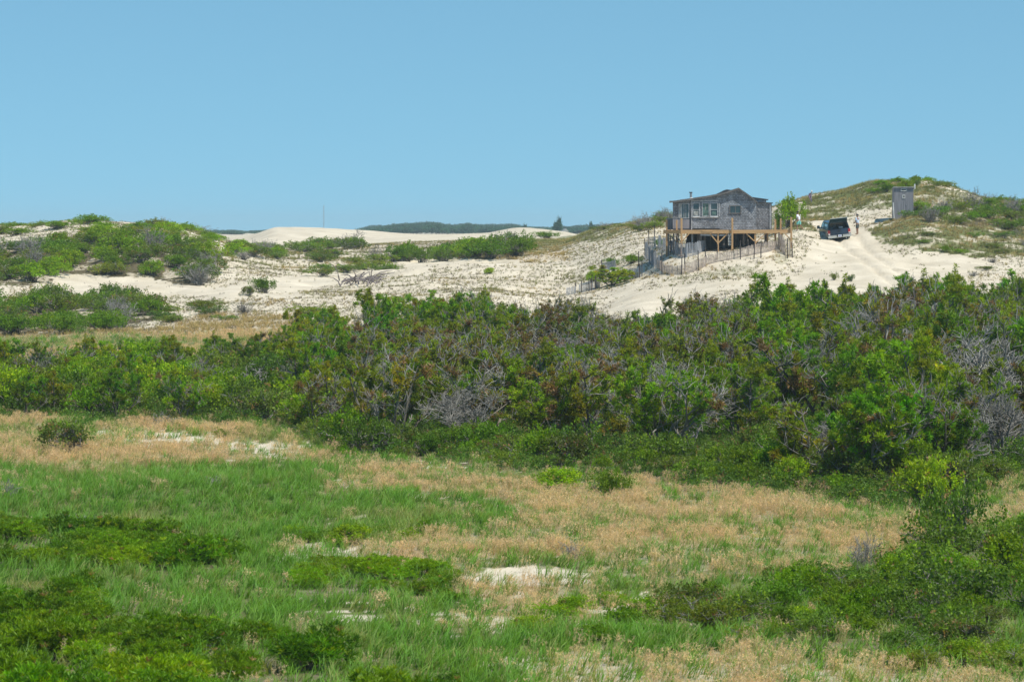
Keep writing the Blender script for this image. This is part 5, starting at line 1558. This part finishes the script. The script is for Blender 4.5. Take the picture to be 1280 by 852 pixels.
one('seedling', 1063, 352, 13, 11, LB[2], ['foliage','stems'], 'right of two dark seedlings alone on the sand below the pickup', 'seedling', dmin=210)
one('leafy_shrub', 612, 342, 22, 9, LB[4], ['foliage','stems'], 'tiny bright green bush alone on open sand in the middle of the dunes', 'shrub', dmin=210)
one('leafy_shrub', 330, 366, 46, 22, LB[0], ['foliage','stems'], 'green and grey bush on the sand below the hollow', 'shrub', dmin=210)
one('leafy_shrub', 312, 370, 24, 14, LB[5], ['foliage','stems'], 'grey half bare bush beside the green one on the sand', 'shrub', dmin=210)
one('leafy_shrub', 388, 394, 74, 16, LB[3], ['foliage','stems'], 'wide flat olive bush in dry grass just above the thicket', 'shrub', dmin=205)
one('leafy_shrub', 498, 378, 34, 12, LB[3], ['foliage','stems'], 'small olive hummock bush on sand above the thicket', 'shrub', dmin=205)
one('leafy_shrub', 683, 298, 50, 10, LB[0], ['foliage','stems'], 'flat green bush patch below the small far bare dune', 'shrub', dmin=300)
one('leafy_shrub', 1182, 315, 26, 10, LB[1], ['foliage','stems'], 'small green bush on the sand ledge below the outhouse dune', 'shrub', dmin=240)
one('leafy_shrub', 1133, 238, 34, 15, LB[4], ['foliage','stems'], 'brightest green bush behind the outhouse on the dune top', 'shrub', dmin=290)
one('leafy_shrub', 1108, 240, 26, 12, LB[0], ['foliage','stems'], 'dark green bush behind the outhouse left corner on the dune top', 'shrub', dmin=290)
one('leafy_shrub', 1145, 234, 14, 12, LB[2], ['foliage','stems'], 'upright dark shrub poking above the outhouse dune top', 'shrub', dmin=290)
one('loose_bush', 88, 566, 92, 46, LB[5], ['foliage','stems'], 'loose half bare bush alone on the dry grass at left', 'bush')
one('low_shrub', 285, 547, 46, 16, LB[3], ['foliage','stems'], 'low yellow green bush at the end of the white sand strip', 'shrub')
one('dead_shrub', 205, 533, 50, 22, [GT[0]], ['branches'], 'grey leafless shrub behind the white sand strip', 'dead shrub')
one('low_shrub', 700, 614, 96, 34, LB[4], ['foliage','stems'], 'bright lime green bush in front of the pine thicket', 'shrub')
one('low_shrub', 765, 624, 72, 42, LB[0], ['foliage','stems'], 'green bush right of the bright lime one before the thicket', 'shrub')
one('low_shrub', 772, 604, 20, 26, LB[1], ['foliage','stems'], 'narrow upright green bush behind the lime green one', 'shrub')
one('low_shrub', 533, 670, 50, 26, LB[1], ['foliage','stems'], 'round green bush alone amid the meadow grass', 'shrub')
one('low_shrub', 440, 680, 90, 30, LB[4], ['foliage','stems'], 'long bright green low bush left of the round meadow bush', 'shrub')
one('dead_shrub', 268, 606, 36, 16, [GT[1]], ['branches'], 'small grey leafless shrub in the green meadow', 'dead shrub')
one('dead_shrub', 92, 668, 70, 28, [GT[2]], ['branches'], 'dark leafless twigs behind the left heath band', 'dead shrub')
one('dead_shrub', 12, 622, 40, 28, [GT[0]], ['branches'], 'leafless dark twigs at the left edge of the meadow', 'dead shrub')
one('dead_shrub', 712, 700, 40, 32, [GT[1]], ['branches'], 'leafless shrub in the tall dry grass before the sand patches', 'dead shrub')
one('dead_shrub', 1080, 712, 60, 50, [GT[2]], ['branches'], 'bare branching shrub in front of the dry grass at right', 'dead shrub')
one('tall_shrub', 1188, 684, 104, 92, LB[2], ['foliage','stems'], 'tallest dark green bush standing before the thicket at right', 'shrub')
one('dead_tree', 1240, 552, 140, 130, DEADT[0][:1], ['trunk'], 'largest bare silvery dead tree near the right edge', 'dead tree', dmin=99)
one('dead_tree', 1030, 575, 70, 58, DEADT[1][:1], ['trunk'], 'small white bleached dead tree low in the right thicket', 'dead tree', dmin=99)
one('dead_shrub', 1266, 268, 40, 26, [GT[0]], ['branches'], 'bare twiggy shrub breaking the skyline at the right edge', 'dead shrub', dmin=280)

one('low_shrub', 935, 606, 60, 34, LB[1], ['foliage','stems'], 'leftmost of the lime green bushes fringing the right thicket', 'shrub')
one('low_shrub', 990, 610, 74, 44, LB[4], ['foliage','stems'], 'largest lime green bush fringing the right thicket, below the round tree', 'shrub')
one('low_shrub', 1046, 618, 56, 32, LB[1], ['foliage','stems'], 'rightmost of the lime green bushes fringing the right thicket, below the pickup', 'shrub')
one('low_shrub', 630, 586, 60, 34, LB[3], ['foliage','stems'], 'olive bush fringing the thicket left of the bright lime bush', 'shrub')
# ------------------------------------------------------------------ far trees
FT = [make_bush(700+k, (.04,.10,.06), lobes=9, clumps=260, size=.16, nleaf=8, height=1.5, grey=0, tip=(.06,.12,.06), stems=6, brown=0) for k in range(3)]
def far_tree(px, row_base, row_top, wpx, D, label, tall=True, lib=0):
    g = P(px, row_base, D); g.z = float(HZ(g.x, g.y))
    sc = F/D; s = wpx/2/sc; top = EYE + (HOR-row_top)*D/F
    m = FT[lib]
    zmax = max(v.co.z for v in m[0].vertices)
    o = empty('tree', g); tag(o, label, 'tree')
    c = bpy.data.objects.new('crown', m[0]); COL.objects.link(c); c.parent = o; c.scale = (s, s, (top-g.z)/zmax)
    t = MB().tube([(0,0,-.5),(0,0,(top-g.z)*.6)], [.35,.12], 6).build('trunk', M_oldwood, o)
    return o
far_tree(698, 290, 275, 15, 1150, 'tall far tree rising above the distant woods beside the pale house', lib=0)
far_tree(699, 288, 267.5, 8, 1152, 'narrow top of the tall far tree pair, the highest point of the distant woods', lib=1)
far_tree(739, 289, 274.5, 6, 1300, 'slim pointed far tree right of the tall one on the skyline', lib=2)
far_tree(742, 289, 280, 12, 1301, 'low rounded far tree at the foot of the slim pointed one', lib=0)
far_tree(656, 288, 278, 8, 1250, 'small dark far tree above the left end of the small bare dune', lib=1)
def woods():
    R = np.random.RandomState(9)
    prof = [(-100,288),(250,287.6),(300,287.6),(340,288),(430,289),(465,283.5),(500,279),(540,278.2),(560,281.5),(585,278.5),(610,280.5),(640,281.5),(660,283),(690,283.5),(720,281.8),(760,281.5),(800,282),(900,281),(1300,282)]
    xs = [p[0] for p in prof]; ys = [p[1] for p in prof]
    pts, rot, scl = [], [], []
    for k in range(2600):
        px = R.uniform(-150, 1400); D = R.uniform(1500, 2350)
        x = (px-640)*D/F; z = float(HZ(x, D)); top = np.interp(px, xs, ys) - .6 + R.normal()*.6 + (fbm(px/22., 3.3, 12, 2)-.5)*3.2
        f = (D-1500)/850; top = top + (1-f)*3.0
        ht = EYE + (HOR-top)*D/F - z
        if ht < 1.5: continue
        pts.append((x, D, z-.5)); rot.append((0, 0, R.uniform(0, 6.28))); w = R.uniform(4, 8); scl.append((w, w, ht/1.45))
    n = len(pts)
    scatter('distant_woods', 'blue green distant woods along the horizon', 'woods', [FT[0][0], FT[1][0], FT[2][0]], pts, rot, scl, np.zeros(n), R.randint(0, 3, n))
woods()

label_all()
# ------------------------------------------------------------------ air
def haze():
    m, nt, out = new_mat('haze_air')
    pv = N(nt, 'ShaderNodeVolumePrincipled'); pv.inputs['Density'].default_value = .00018
    pv.inputs['Color'].default_value = (.78, .93, 1, 1); pv.inputs['Anisotropy'].default_value = 0.0
    nt.links.new(pv.outputs[0], out.inputs['Volume'])
    zmin = float(ZG.min()) - 1; zmax = 24.0
    o = MB().box((200, 1600, (zmin+zmax)/2), (6200, 3220, zmax-zmin)).build('haze', m)
    tag(o, 'thin summer haze over the dunes', None, kind='stuff')
    if 'category' in o: del o['category']
haze()
